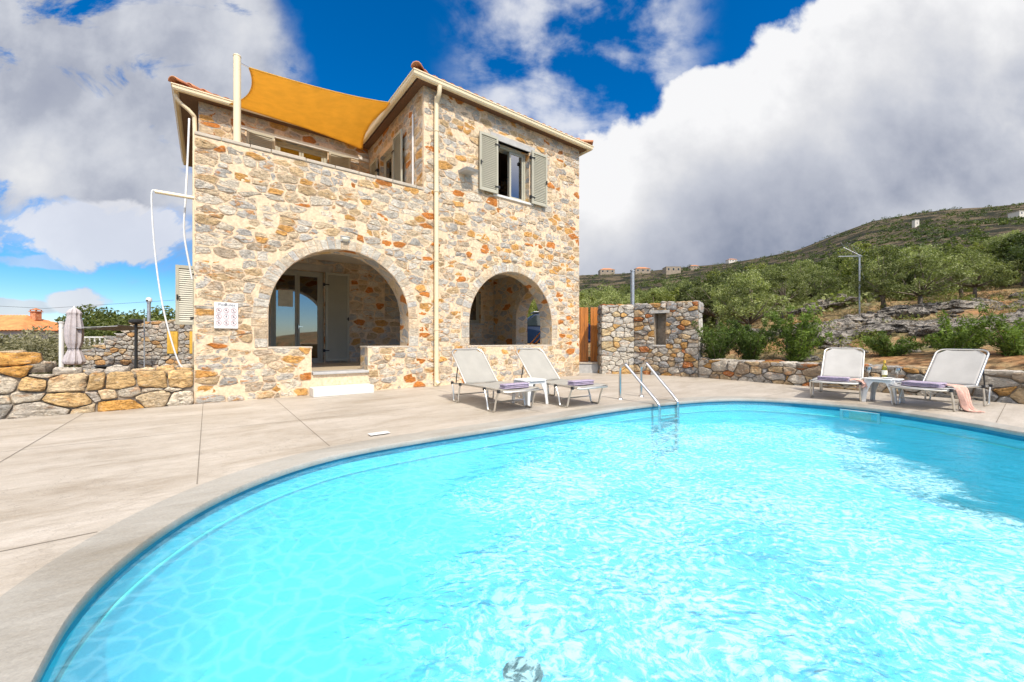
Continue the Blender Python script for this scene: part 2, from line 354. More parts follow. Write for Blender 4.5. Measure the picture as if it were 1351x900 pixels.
def watermat():
    m,t,b,out=material('pool_water'); nt=t.t; nt.nodes.remove(b); co=coords(t)
    w=t.n('ShaderNodeVectorMath',operation='MULTIPLY_ADD'); t.L.new(t.noise(co,2.2,4,out=1),w.inputs[0]); w.inputs[1].default_value=(.35,.35,0); t.L.new(co,w.inputs[2]); wc=w.outputs[0]
    n1=t.noise(wc,2.2,2,.5,.1); n2=t.noise(t.map(wc,(1,1.5,1),rot=(0,0,.5)),9,2,.5,.15); n3=t.noise(wc,30,2,.5,.1)
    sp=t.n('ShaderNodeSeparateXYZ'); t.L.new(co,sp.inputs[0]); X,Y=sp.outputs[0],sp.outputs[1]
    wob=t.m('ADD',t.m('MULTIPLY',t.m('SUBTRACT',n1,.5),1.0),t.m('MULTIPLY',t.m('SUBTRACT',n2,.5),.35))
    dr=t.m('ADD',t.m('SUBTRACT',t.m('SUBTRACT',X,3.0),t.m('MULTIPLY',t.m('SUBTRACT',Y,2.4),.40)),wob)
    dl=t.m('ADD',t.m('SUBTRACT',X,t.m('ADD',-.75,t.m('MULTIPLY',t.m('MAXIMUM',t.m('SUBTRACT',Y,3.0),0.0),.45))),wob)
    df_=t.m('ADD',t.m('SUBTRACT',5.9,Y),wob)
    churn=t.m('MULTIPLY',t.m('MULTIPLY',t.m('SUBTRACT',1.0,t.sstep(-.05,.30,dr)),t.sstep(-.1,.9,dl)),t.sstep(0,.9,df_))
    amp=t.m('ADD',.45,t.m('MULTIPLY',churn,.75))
    h=t.m('MULTIPLY',t.m('ADD',t.m('MULTIPLY',n1,1.3),t.m('ADD',t.m('MULTIPLY',n2,.55),t.m('MULTIPLY',n3,.16))),amp)
    bn=t.n('ShaderNodeBump',i={'Strength':1.0,'Distance':.045}); t.L.new(h,bn.inputs['Height'])
    tr=t.n('ShaderNodeBsdfTransparent',i={0:(.40,.90,1.0,1)})
    gl=t.n('ShaderNodeBsdfGlossy',i={'Roughness':.06}); t.L.new(bn.outputs[0],gl.inputs['Normal'])
    fr=t.n('ShaderNodeFresnel',i={'IOR':1.33}); t.L.new(bn.outputs[0],fr.inputs['Normal'])
    # froth and air bubbles, plus ripple glints and caustic lines painted as white
    froth_glint=t.noise(t.map(wc,(1,1.25,1)),24,6,.70,.0); fo2=t.noise(wc,1.6,4,.6)
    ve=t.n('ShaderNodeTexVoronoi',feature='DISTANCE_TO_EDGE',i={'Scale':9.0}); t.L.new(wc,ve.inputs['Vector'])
    caustic_web=t.m('SUBTRACT',1.0,t.sstep(.0,.16,ve.outputs['Distance']))
    fm=t.sstep(.45,.60,t.m('ADD',froth_glint,t.m('MULTIPLY',t.m('SUBTRACT',fo2,.5),.34)))
    fm=t.m('MULTIPLY',t.m('ADD',.17,t.m('ADD',t.m('MULTIPLY',fm,.46),t.m('MULTIPLY',caustic_web,.08))),churn)
    fm=t.m('MAXIMUM',fm,t.m('MULTIPLY',t.m('ADD',t.m('MULTIPLY',caustic_web,.07),.10),t.m('SUBTRACT',1.0,t.sstep(-.3,.2,dr))))  # faint caustic lines painted on the calmer water too
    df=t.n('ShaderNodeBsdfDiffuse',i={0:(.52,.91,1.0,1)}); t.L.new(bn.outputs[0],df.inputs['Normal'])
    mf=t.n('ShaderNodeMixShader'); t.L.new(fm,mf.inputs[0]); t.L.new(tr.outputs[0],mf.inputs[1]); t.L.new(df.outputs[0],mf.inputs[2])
    mx=t.n('ShaderNodeMixShader'); t.L.new(t.m('MULTIPLY',fr.outputs[0],.56),mx.inputs[0]); t.L.new(mf.outputs[0],mx.inputs[1]); t.L.new(gl.outputs[0],mx.inputs[2]); t.L.new(mx.outputs[0],out.inputs[0])
    return m
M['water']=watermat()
# ------------------------------------------------------------------ stone layout
def clip(poly,nx,ny,c):   # keep n.p<=c
    out=[];m=len(poly)
    for i in range(m):
        a=poly[i];b=poly[(i+1)%m]; da=nx*a[0]+ny*a[1]-c; db=nx*b[0]+ny*b[1]-c
        if da<=0: out.append(a)
        if (da<0<db) or (db<0<da):
            t=da/(da-db); out.append((a[0]+(b[0]-a[0])*t,a[1]+(b[1]-a[1])*t))
    return out
def chaikin(p,k=.25):
    out=[]
    for i in range(len(p)):
        a=p[i];b=p[(i+1)%len(p)]
        out.append((a[0]*(1-k)+b[0]*k,a[1]*(1-k)+b[1]*k)); out.append((a[0]*k+b[0]*(1-k),a[1]*k+b[1]*(1-k)))
    return out
def make_stone(mb,poly,tf,h,gap,col,base=-.015,bev=.22,rnd=True,seed=0,rough=.3,cut=.14,seg_=.05):
    if len(poly)<3: return
    A=0;cx=cy=0
    for i in range(len(poly)):
        a=poly[i];b=poly[(i+1)%len(poly)];q=a[0]*b[1]-a[1]*b[0];A+=q;cx+=(a[0]+b[0])*q;cy+=(a[1]+b[1])*q
    if abs(A)<.004: return
    cx/=3*A;cy/=3*A
    p=poly
    if rnd:
        p=chaikin(p,cut)
        p=[q for i,q in enumerate(p) if math.hypot(q[0]-p[i-1][0],q[1]-p[i-1][1])>.006]
        if len(p)<3: return
        # extra points along the long edges so that the outline can wander
        q_=[]
        for i in range(len(p)):
            a=p[i];b=p[(i+1)%len(p)];L=math.hypot(b[0]-a[0],b[1]-a[1]);m_=max(1,min(5,int(L/seg_)))
            for k in range(m_): q_.append((a[0]+(b[0]-a[0])*k/m_,a[1]+(b[1]-a[1])*k/m_))
        p=q_
    n=len(p)
    tx=random.uniform(-.35,.35);ty=random.uniform(-.45,.45)
    def ring(sc,off,al,jit):
        vs=[];cs=[]
        for (x,y) in p:
            dx=x-cx;dy=y-cy;L=math.hypot(dx,dy)+1e-6; g=max(.2,1-gap/L)*sc
            X=cx+dx*g;Y=cy+dy*g
            nn=noise.noise(Vector((X*7+seed,Y*7,seed*.37)))
            if rnd:
                X+=noise.noise(Vector((X*16,Y*16,seed+4)))*.016*jit; Y+=noise.noise(Vector((X*16,Y*16+9,seed)))*.014*jit
            n2=noise.noise(Vector((X*19,Y*26,seed)))
            vs.append(tf(X,Y,off+ ((nn*rough+n2*rough*.7+tx*dx/.2*.5+ty*dy/.15*.5)*h if off>0 else 0))); cs.append((col[0],col[1],col[2],al))
        return vs,cs
    vs=[];cs=[]
    for sc,off,al,j in ((1,base,0,1),(1-bev*.22,h*.62,.25,1),(1-bev*.9,h*.95,.65,1),(.55,h,1,1),(.28,h*1.0,1,1)):
        a,b=ring(sc,off,al,j); vs+=a;cs+=b
    vs.append(tf(cx,cy,h)); cs.append((col[0],col[1],col[2],1))
    fs=[]
    for r in range(4):
        for i in range(n): fs.append((r*n+i,r*n+(i+1)%n,(r+1)*n+(i+1)%n,(r+1)*n+i))
    for i in range(n): fs.append((4*n+i,4*n+(i+1)%n,5*n))
    mb.add(vs,fs,cs)
PAL_HOUSE=[((.61,.56,.48),22),((.52,.49,.44),11),((.69,.61,.49),18),((.67,.53,.36),17),((.64,.46,.26),10),((.64,.23,.05),7),((.70,.38,.12),9),((.56,.45,.33),8)]
PAL_DRY=[((.40,.38,.35),16),((.30,.30,.30),10),((.50,.46,.40),14),((.48,.36,.22),12),((.46,.26,.09),6),((.40,.15,.05),4),((.33,.26,.19),10)]
PAL_LEFT=[((.56,.50,.42),7),((.66,.58,.46),11),((.68,.46,.22),13),((.68,.36,.10),9),((.68,.53,.34),15),((.46,.43,.38),3)]
PAL_VOUS=[((.62,.58,.50),10),((.53,.51,.47),6),((.66,.57,.44),9),((.62,.49,.34),4)]
def pick(pal,rg):
    s=rg.uniform(0,sum(w for _,w in pal))
    for c,w in pal:
        s-=w
        if s<=0: break
    k=rg.uniform(.85,1.15); return tuple(x*k for x in c)
def stone_face(mb,W,Hf,tf,rh=(.12,.22),sw=(.16,.44),h=.014,gap=.008,z0=0,holes=(),pal=PAL_HOUSE,seed=1,asp=1.7,x0=0,hvar=.5,rough=.5,lim=(.8,.6),wv=.8):
    rg=random.Random(seed); Hmax=max(Hf(x0+(W-x0)*k/60) for k in range(61))
    sd=[];z=z0+rg.uniform(.05,.09)
    while z<Hmax+.1:
        r=rg.uniform(*rh); x=x0+rg.uniform(0,sw[0])
        while x<W:
            w=rg.uniform(*sw)*rg.choice((.7,1,1,1.25))
            px=x+w/2; pz=z+rg.uniform(-.28,.28)*r
            if px<W and pz<Hf(px)-.02 and pz>z0: sd.append((px,pz,rg.uniform(-.3,.3)*(r*asp)**2*wv))
            x+=w
        z+=r
    cell=.6; G={}
    for i,s_ in enumerate(sd): G.setdefault((int(s_[0]//cell),int(s_[1]//cell)),[]).append(i)
    for i,(sx,sz,w) in enumerate(sd):
        hp=[];dead=False
        for hole in holes:
            r=hole(sx,sz)
            if r is None: dead=True;break
            hp+=r
        if dead: continue
        X=sx;Z=sz*asp; lx=lim[0];lz=lim[1]*asp; P=[(X-lx,Z-lz),(X+lx,Z-lz),(X+lx,Z+lz),(X-lx,Z+lz)]
        gx,gz=int(sx//cell),int(sz//cell)
        for a in (-2,-1,0,1,2):
            for b in (-2,-1,0,1,2):
                for j in G.get((gx+a,gz+b),()):
                    if j==i: continue
                    x2,z2,w2=sd[j]; z2*=asp
                    dx=x2-X;dz=z2-Z
                    if dx*dx+dz*dz>2.6: continue
                    c=(x2*x2+z2*z2-w2-X*X-Z*Z+w)/2
                    P=clip(P,dx,dz,c)
                    if len(P)<3: break
        if len(P)<3: continue
        P=[(p[0],p[1]/asp) for p in P]
        for nx,nz,c in [(-1,0,-x0),(1,0,W),(0,-1,-z0),(0,1,Hf(sx))]+hp:
            P=clip(P,nx,nz,c)
            if len(P)<3: break
        if len(P)<3: continue
        make_stone(mb,P,tf,h*(1+rg.uniform(-hvar,hvar)),gap,pick(pal,rg),seed=i*1.7+seed,rough=rough)
def hole_rect(a,b,c,d):
    def f(x,z):
        if a<x<b and c<z<d: return None
        s=max((a-x,(1,0,a)),(x-b,(-1,0,-b)),(c-z,(0,1,c)),(z-d,(0,-1,-d)),key=lambda q:q[0])
        return [s[1]] if s[0]<.6 else []
    return f
def hole_arch(u0,u1,zb,zs,ring):
    cu=(u0+u1)/2;r=(u1-u0)/2;RR=r+ring
    def f(x,z):
        if z<zb: return [(0,1,zb)] if abs(x-cu)<r+.2 else []
        if z<=zs:
            if abs(x-cu)<RR: return None
            s=1 if x>cu else -1
            return [(-s,0,-(s*cu+RR))] if abs(x-cu)<RR+.6 else []
        dx=x-cu;dz=z-zs;L=math.hypot(dx,dz)
        if L<RR: return None
        if L>RR+.7: return []
        nx,nz=dx/L,dz/L
        return [(-nx,-nz,-(nx*cu+nz*zs+RR))]
    return f
def voussoirs(mb,u0,u1,zb,zs,ring,tf,seed=3,h=.015,w=.13):
    rg=random.Random(seed); cu=(u0+u1)/2;r=(u1-u0)/2
    n=int(math.pi*(r+ring/2)/w); ang=[math.pi*k/n+ (rg.uniform(-.25,.25)*math.pi/n if 0<k<n else 0) for k in range(n+1)]
    for k in range(n):
        a,b=ang[k],ang[k+1]; ro=r+ring*rg.uniform(.72,1.12)
        P=[(cu+r*math.cos(a),zs+r*math.sin(a)),(cu+ro*math.cos(a),zs+ro*math.sin(a)),(cu+ro*math.cos((a+b)/2),zs+ro*math.sin((a+b)/2)),(cu+ro*math.cos(b),zs+ro*math.sin(b)),(cu+r*math.cos(b),zs+r*math.sin(b))]
        make_stone(mb,P,tf,h*rg.uniform(.8,1.2),.004,pick(PAL_VOUS,rg),rnd=False,bev=.10,seed=k*1.3,rough=.2)
    for s in (-1,1):
        z=zb
        while z<zs-.02:
            d=min(rg.uniform(.15,.3),zs-z); 
            if zs-z-d<.08: d=zs-z
            ro=r+ring*rg.uniform(.8,1.15); xs=sorted((cu+s*r,cu+s*ro))
            make_stone(mb,[(xs[0],z),(xs[1],z),(xs[1],z+d),(xs[0],z+d)],tf,h*rg.uniform(.8,1.2),.004,pick(PAL_VOUS,rg),rnd=False,bev=.08,seed=z*9+s,rough=.2)
            z+=d
def wall2d(mb,outer,holes,t0,t1,tf):
    """outline with holes, extruded from offset t0 to t1"""
    bm=bmesh.new(); loops=[]
    for lp in [outer]+holes:
        vs=[bm.verts.new((x,0,z)) for x,z in lp]; loops.append(vs)
        for i in range(len(vs)): bm.edges.new((vs[i],vs[(i+1)%len(vs)]))
    r=bmesh.ops.triangle_fill(bm,use_beauty=True,use_dissolve=False,edges=bm.edges[:],normal=(0,-1,0))
    bm.verts.index_update()
    flat=[(v.co.x,v.co.z) for v in bm.verts]; n=len(flat)
    fs=[[v.index for v in f.verts] for f in bm.faces]
    vs=[tf(x,z,t0) for x,z in flat]+[tf(x,z,t1) for x,z in flat]
    F_=[tuple(f) for f in fs]+[tuple(i+n for i in f) for f in fs]
    for lp in loops:
        for i in range(len(lp)):
            a=lp[i].index;b=lp[(i+1)%len(lp)].index; F_.append((a,b,b+n,a+n))
    bm.free(); mb.add(vs,F_)
def archpts(u0,u1,zs,n=28):
    cu=(u0+u1)/2;r=(u1-u0)/2
    return [(cu+r*math.cos(math.pi*k/n),zs+r*math.sin(math.pi*k/n)) for k in range(n+1)]   # right to left
# ------------------------------------------------------------------ house
O=Vector((-5.307,6.68,0)); ANG=math.atan2(.605,.796)
D1=Vector((math.cos(ANG),math.sin(ANG),0)); D2=Vector((-math.sin(ANG),math.cos(ANG),0))
def hw(u,v,z=0): return O+D1*u+D2*v+Vector((0,0,z))
def hpx(px,v):   # u on plane v seen under px
    k=(px-CX)/F; a=O+D2*v
    return (k*a.y-a.x)/(D1.x-k*D1.y)
house=empty('stone_villa',O,ANG,'two storey stone villa with two arches, roof terrace and tiled roof beside the pool','house')
W=9.25;TV=3.88;UW=4.12;ZP=4.53;ZE=6.92;SILL=.93;FL=.42;TH=.5
A1=(1.064,3.76,1.55);A2=(5.335,8.11,1.51)
fr=lambda x,z,o:(x,-o,z)
mb=MB()
h1=[(1.064,SILL),(1.784,SILL),(1.784,FL-.03),(2.857,FL-.03),(2.857,SILL),(3.76,SILL)]+archpts(*A1)
h2=[(5.335,SILL),(8.11,SILL)]+archpts(*A2)
WIN=(6.16,7.26,4.86,6.27)
h3=[(WIN[0],WIN[2]),(WIN[1],WIN[2]),(WIN[1],WIN[3]),(WIN[0],WIN[3])]
wall2d(mb,[(0,-.3),(W,-.3),(W,ZE),(UW,ZE),(UW,ZP),(0,ZP)],[h1,h2,h3],0,-TH,fr)
# left end wall of the porch (u=0) and of terrace
lf=lambda x,z,o:(-o,x,z)
wall2d(mb,[(TH,-.3),(8.4,-.3),(8.4,ZE),(TV,ZE),(TV,ZP),(TH,ZP)],[],0,-.45,lf)
# right side wall with side arch
rt=lambda x,z,o:(W+o,x,z)
h4=[(.55,SILL-.3),(2.5,SILL-.3)]+archpts(.55,2.5,1.78)
wall2d(mb,[(TH,-.3),(8.4,-.3),(8.4,ZE),(TH,ZE)],[h4],0,-.5,rt)
# back wall of porch + terrace  (plane v=TV, facing front)
bk=lambda x,z,o:(x,TV-o,z)
DOOR=(hpx(357,TV),hpx(427,TV),FL,3.02)
TD=(1.62,2.93,3.62,6.5)
NI=(4.6,5.35,1.75,2.85); W3=(7.0,8.17,1.69,2.85)
def rl(q): return [(q[0],q[2]),(q[1],q[2]),(q[1],q[3]),(q[0],q[3])]
wall2d(mb,[(.45,-.3),(W-.5,-.3),(W-.5,3.4),(.45,3.4)],[rl(DOOR),rl(NI),rl(W3)],0,-.4,bk)
wall2d(mb,[(.45,3.4),(UW+.01,3.4),(UW+.01,ZE),(.45,ZE)],[rl(TD)],0,-.4,bk)
# wing side wall (plane u=UW facing left, above the terrace)
wl=lambda x,z,o:(UW-o,x,z)
SD=(1.6,2.9,3.62,6.3)
wall2d(mb,[(TH,3.4),(8.4,3.4),(8.4,ZE),(TH,ZE)],[rl(SD)],0,-.4,wl)
mb.box(0.45,W-.5,8.0,8.4,-.3,ZE)
mb.box(NI[0]-.1,NI[1]+.1,TV+.22,TV+.38,NI[2]-.1,NI[3]+.1)
mb.build('wall',M['masonry'],house)
# stone facing (front)
mb=MB()
def topf(x): return ZE
hs=[hole_rect(-9,UW,ZP-.03,30),hole_arch(A1[0],A1[1],SILL,A1[2],.24),hole_arch(A2[0],A2[1],SILL,A2[2],.24),hole_rect(1.784,2.857,-.2,SILL+.05),hole_rect(WIN[0]-.02,WIN[1]+.02,WIN[2]-.07,WIN[3]+.2)]
stone_face(mb,W,topf,fr,holes=hs,seed=11,h=.012,rh=(.09,.19),sw=(.14,.46),gap=.003,hvar=.8,rough=1.1,asp=1.95)
stone_face(mb,UW,lambda x:ZE,bk,z0=3.62,x0=0,holes=[hole_rect(TD[0],TD[1],3,TD[3]+.1)],seed=5,h=.013)
stone_face(mb,TV,lambda x:ZE,wl,z0=3.62,x0=0.02,holes=[hole_rect(SD[0],SD[1],3,SD[3]+.1)],seed=8,h=.013)
stone_face(mb,W-.5,lambda x:3.36,bk,z0=FL,x0=.45,holes=[hole_rect(DOOR[0],DOOR[1],0,DOOR[3]+.15),hole_rect(*NI),hole_rect(*W3)],seed=15,h=.012)
o=mb.build('stone_facing',M['facing'],house,smooth='auto')
mb=MB()
wall2d(mb,[(0.002,-.1),(W-.002,-.1),(W-.002,ZE-.01),(UW+.002,ZE-.01),(UW+.002,ZP-.04),(0.002,ZP-.04)],[h1,h2,h3],.005,.001,fr)
wall2d(mb,[(.45,3.45),(UW-.01,3.45),(UW-.01,ZE-.01),(.45,ZE-.01)],[rl(TD)],.005,.001,bk)
wall2d(mb,[(.46,.2),(W-.51,.2),(W-.51,3.35),(.46,3.35)],[rl(DOOR),rl(NI),rl(W3)],.005,.001,bk)
wall2d(mb,[(.01,3.45),(TV-.01,3.45),(TV-.01,ZE-.01),(.01,ZE-.01)],[rl(SD)],.005,.001,wl)
mb.build('pointing',M['pointing'],house)
mb=MB(); voussoirs(mb,A1[0],A1[1],SILL,A1[2],.24,fr,3); mb.build('arch_ring',M['vouss'],house)
mb=MB(); voussoirs(mb,A2[0],A2[1],SILL,A2[2],.24,fr,6); mb.build('arch_ring',M['vouss'],house)
mb=MB(); voussoirs(mb,.55,2.5,SILL-.3,1.78,.26,lambda x,z,o:(W-.5-o,x,z),9,w=.2); mb.build('arch_ring',M['vouss'],house)
# parapet capping, half-wall capping
mb=MB(); rg=random.Random(4); x=0
while x<UW-.02:
    w=min(rg.uniform(.3,.6),UW-x); d=rg.uniform(0,.012)
    mb.bbox(x+.004,x+w-.004,-.02-d,TH+.02,ZP-.03,ZP+.03+d,.012); x+=w
mb.build('parapet_cap',M['concrete'],house)
for a,b in ((1.05,1.80),(2.845,3.78),(5.32,8.13)):
    mb=MB(); mb.bbox(a,b,-.012,TH+.01,SILL-.025,SILL+.012,.008); mb.build('arch_sill',M['concrete'],house)
mb=MB(); mb.bbox(WIN[0]-.12,WIN[1]+.12,-.05,.12,WIN[2]-.06,WIN[2]+.003,.01); mb.build('window_sill',M['white_paint'],house)
mb=MB(); mb.bbox(WIN[0]-.2,WIN[1]+.2,-.022,.12,WIN[3],WIN[3]+.17,.012); mb.build('lintel',M['slab'],house)
mb=MB(); mb.bbox(TD[0]-.9,UW-.02,TV-.035,TV+.1,TD[3]+.005,TD[3]+.1,.01); mb.build('lintel',M['white_paint'],house)  # strip of sunlight above the terrace door, modelled as a white-painted bar
mb=MB(); mb.bbox(DOOR[0]-.2,DOOR[1]+.2,TV-.03,TV+.1,DOOR[3]+.003,DOOR[3]+.2,.01); mb.build('lintel',M['concrete'],house)
# floors/ceilings
mb=MB(); mb.box(.45,W-.5,TH-.002,TV,-.3,FL); mb.box(1.784,2.857,.08,TH,-.2,FL-.004); mb.build('porch_floor',M['floor'],house)
mb=MB(); mb.box(.44,W-.49,TH-.01,TV+.01,3.36,3.6); mb.build('porch_ceiling',M['ceiling'],house)
mb=MB(); mb.bbox(1.80,2.87,-.06,.40,FL-.03,FL+.02,.01); mb.build('step_slab',M['slab'],house)
mb=MB(); mb.bbox(1.74,2.86,-.40,-.02,0,.165,.01); mb.build('step',M['white_paint'],house)
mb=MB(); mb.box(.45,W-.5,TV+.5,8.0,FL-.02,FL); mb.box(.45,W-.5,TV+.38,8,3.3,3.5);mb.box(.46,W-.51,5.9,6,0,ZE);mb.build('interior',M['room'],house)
# opening leaf helpers -----------------------------------------
def P(plane,c):
    return (lambda a,o,z:(a,c-o,z)) if plane=='f' else (lambda a,o,z:(c-o,a,z))
def shutter(fn,a0,a1,z0,z1,o=.05,handle=0):
    mb=MB(); t=.04;b=.055
    mb.box(a0,a0+b,o,o+t,z0,z1,fn); mb.box(a1-b,a1,o,o+t,z0,z1,fn)
    mb.box(a0+b,a1-b,o,o+t,z0,z0+b*1.2,fn); mb.box(a0+b,a1-b,o,o+t,z1-b*1.2,z1,fn)
    n=int((z1-z0-.13)/.045)
    for k in range(n):
        z=z0+.066+(z1-z0-.132)*k/n; hh=(z1-z0-.132)/n
        vs=[fn(x,oo,zz) for x in (a0+b,a1-b) for oo,zz in ((o+.010,z+hh*.95),(o+.030,z),(o+.022,z),(o+.004,z+hh*.9))]
        mb.add(vs,[(0,1,5,4),(1,2,6,5),(2,3,7,6),(3,0,4,7)])
    mb.box(a0+b,a1-b,o+.002,o+.008,z0+.05,z1-.05,fn)
    s=mb.build('shutter',M['grey_shutter'],house)
    e=a1-.03 if handle>0 else a0+.03
    for zz in (z0+.12*(z1-z0),z0+.86*(z1-z0)):
        mh=MB(); q=(a0-.05,a0+.10) if handle>0 else (a1-.10,a1+.05)
        mh.box(q[0],q[1],o+t,o+t+.012,zz-.015,zz+.015,fn)
        c=a0-.03 if handle>0 else a1+.03; mh.box(c-.025,c+.025,o-.02,o+t,zz-.04,zz+.04,fn)
        mh.build('hinge',M['dark_metal'],s)
    mh=MB(); zm=(z0+z1)/2-.05; mh.box(e-.012,e+.012,o+t,o+t+.03,zm-.05,zm+.05,fn); mh.box(e-.05 if handle>0 else e-.01,e+.01 if handle>0 else e+.05,o+t+.02,o+t+.035,zm-.012,zm+.012,fn)
    mh.build('handle',M['dark_metal'],s)
    return s
def opening(name,fn,a0,a1,z0,z1,depth=-.12,leaves=2,fw=.06,mid=None,open_left=False):
    mb=MB(); o0,o1=depth-.07,depth
    mb.box(a0,a0+fw,o0,o1,z0,z1,fn); mb.box(a1-fw,a1,o0,o1,z0,z1,fn)
    mb.box(a0+fw,a1-fw,o0,o1,z1-fw,z1,fn); mb.box(a0+fw,a1-fw,o0,o1,z0,z0+fw*.6,fn)
    root=mb.build(name,M['grey_shutter'],house,bevel=.006)
    w=(a1-a0-2*fw)/leaves
    for k in range(leaves):
        if open_left and k==0: continue
        x0=a0+fw+w*k+.004;x1=x0+w-.008; q=.055; m2=MB(); oo0,oo1=depth-.055,depth-.012
        m2.box(x0,x0+q,oo0,oo1,z0+fw*.6+.004,z1-fw-.004,fn); m2.box(x1-q,x1,oo0,oo1,z0+fw*.6+.004,z1-fw-.004,fn)
        m2.box(x0+q,x1-q,oo0,oo1,z1-fw-.004-q,z1-fw-.004,fn); m2.box(x0+q,x1-q,oo0,oo1,z0+fw*.6+.004,z0+fw*.6+.004+q*1.6,fn)
        m2.build('sash',M['grey_shutter'],root,bevel=.004)
        m3=MB(); m3.box(x0+q-.005,x1-q+.005,depth-.036,depth-.030,z0+.1,z1-fw-q+.005,fn); m3.build('pane',M['glass'],root)
    return root
f0=P('f',0); fT=P('f',TV); sW=P('s',UW)
w1=opening('window',f0,WIN[0],WIN[1],WIN[2],WIN[3],-.16,2,open_left=True)
mb=MB()
for k in range(9):
    a=WIN[0]+.62+k*.035; mb.tube([f0(a,-.33+.012*(k%2),WIN[2]+.05),f0(a,-.33+.02*(k%2),WIN[3]-.05)],.016,6)
mb.build('curtain',M['curtain'],w1)
shutter(f0,WIN[0]-.58,WIN[0]-.02,WIN[2]-.02,WIN[3]+.03,.07,-1)
shutter(f0,WIN[1]+.02,WIN[1]+.58,WIN[2]-.02,WIN[3]+.03,.07,1)
d1=opening('door',fT,DOOR[0],DOOR[1],DOOR[2],DOOR[3],-.1,2,fw=.08)
mb=MB(); mb.box(DOOR[0]+.19,DOOR[0]+.55,-.125,-.12,2.0,2.45,fT); mb.build('notice',M['label'],d1)
mb=MB(); c_=(DOOR[0]+DOOR[1])/2; mb.box(c_+.02,c_+.035,-.105,-.06,1.4,1.5,fT); mb.box(c_+.02,c_+.13,-.075,-.06,1.44,1.46,fT); mb.build('handle',M['steel'],d1)
shutter(fT,DOOR[1]+.03,DOOR[1]+.68,DOOR[2]+.05,DOOR[3],.06,1)
shutter(fT,DOOR[0]-.68,DOOR[0]-.03,DOOR[2]+.05,DOOR[3],.06,-1)
opening('door',fT,TD[0],TD[1],TD[2],TD[3],-.1,2,fw=.08)
shutter(fT,TD[0]-.64,TD[0]-.02,TD[2]+.05,TD[3],.06,-1); shutter(fT,TD[1]+.02,TD[1]+.62,TD[2]+.05,TD[3],.06,1)
opening('door',sW,SD[0],SD[1],SD[2],SD[3],-.1,2,fw=.08)
shutter(sW,SD[0]-.6,SD[0]-.03,SD[2]+.05,SD[3],.1,-1)
shutter(sW,SD[1]+.03,SD[1]+.6,SD[2]+.05,SD[3],.06,1)
opening('window',fT,W3[0],W3[1],W3[2],W3[3],-.1,2)
mb=MB(); mb.bbox(W3[0]-.1,W3[1]+.12,TV-.06,TV+.05,W3[2]-.06,W3[2]+.004,.01); mb.build('window_sill',M['slab'],house)
# side shutter at left corner of the house, standing open
fS=lambda a,o,z:(a,2.5-o,z)
shutter(fS,-.36,-.02,1.40,2.66,0,-1)
# stone shelf
mb=MB(); poly=[(5.03,5.17),(5.38,5.17),(5.40,5.24),(5.34,5.29),(5.12,5.28),(5.02,5.22)]
pts=[(5.02,.02,5.13),(5.36,.02,5.13),(5.40,-.27,5.13),(5.10,-.30,5.13),(5.0,.02,5.19),(5.38,.02,5.2),(5.43,-.33,5.19),(5.07,-.34,5.2)]
mb.add(pts,[(0,1,2,3),(4,5,6,7),(0,1,5,4),(1,2,6,5),(2,3,7,6),(3,0,4,7)]); mb.build('shelf_stone',M['slab'],house,bevel=.012)
mb=MB(); mb.add([(5.1,-.02,5.2),(5.32,-.02,5.2),(5.3,-.22,5.2),(5.13,-.22,5.2),(5.14,-.02,5.32),(5.28,-.02,5.33),(5.27,-.16,5.28),(5.16,-.18,5.27)],[(0,1,2,3),(4,5,6,7),(0,1,5,4),(1,2,6,5),(2,3,7,6),(3,0,4,7)]); mb.build('shelf_stone',M['concrete'],house,bevel=.015)
# roofs -----------------------------------------------------------
def roof(u0,u1,v0,v1,zb,pit=.34,step=.055,cut=None):
    mb=MB(); nu=int((u1-u0)/step);nv=int((v1-v0)/step)
    def zf(a,b):
        u=u0+(u1-u0)*a;v=v0+(v1-v0)*b
        ds=[(v-v0,u),(v1-v,u),(u-u0,v),(u1-u,v)]; d,s_=min(ds,key=lambda q:q[0])
        w=abs(math.sin(math.pi*s_/.22))
        lap=(d%.38)/.38
        z=zb+d*pit+.045*w+.02*(1-lap)
        return (u,v,z)
    mb.grid(zf,nu,nv)
    # close eave edge
    vs=[];n=120
    return mb
rW=roof(3.86,9.50,-.24,8.8,7.0); rW.build('roof',M['tile'],house,solid=.025)
rL=roof(-.42,4.4,3.62,8.8,7.0); rl_=rL.build('roof',M['tile'],house,solid=.025)
mb=MB()
mb.box(3.92,9.44,-.18,8.7,ZE-.02,ZE+.06); mb.box(-.36,3.91,3.68,8.7,ZE-.02,ZE+.06)
mb.build('soffit',M['soffit'],house)
# hip caps
mb=MB()
def hip(p,q):
    p=Vector(p);q=Vector(q);L=(q-p).length;n=max(2,int(L/.38));d=(q-p)/n
    sd=Vector((0,0,1)).cross(d).normalized(); up=d.cross(sd).normalized(); up=up if up.z>0 else -up
    for k in range(n):
        a=p+d*k; b=a+d*1.12
        vs=[]
        for e,r in ((a,.115),(b,.09)):
            for i in range(7):
                t=math.pi*i/6; vs.append(e+sd*math.cos(t)*r+up*(math.sin(t)*r*.85+(.025 if e is a else 0)))
        fs=[(i,i+1,i+8,i+7) for i in range(6)]; mb.add(vs,fs)
z0=7.04;pt=.34
def hipb(a,b):
    global mb
    mb=MB(); hip(a,b); mb.build('hip_tiles',M['tile'],house,smooth='auto',solid=.02)
hipb((3.82,-.28,z0),(3.86+2.8,-.24+2.8,z0+2.8*pt)); hipb((9.54,-.28,z0),(9.50-2.8,-.24+2.8,z0+2.8*pt))
hipb((-.46,3.58,z0),(-.42+2.4,3.62+2.4,z0+2.4*pt))
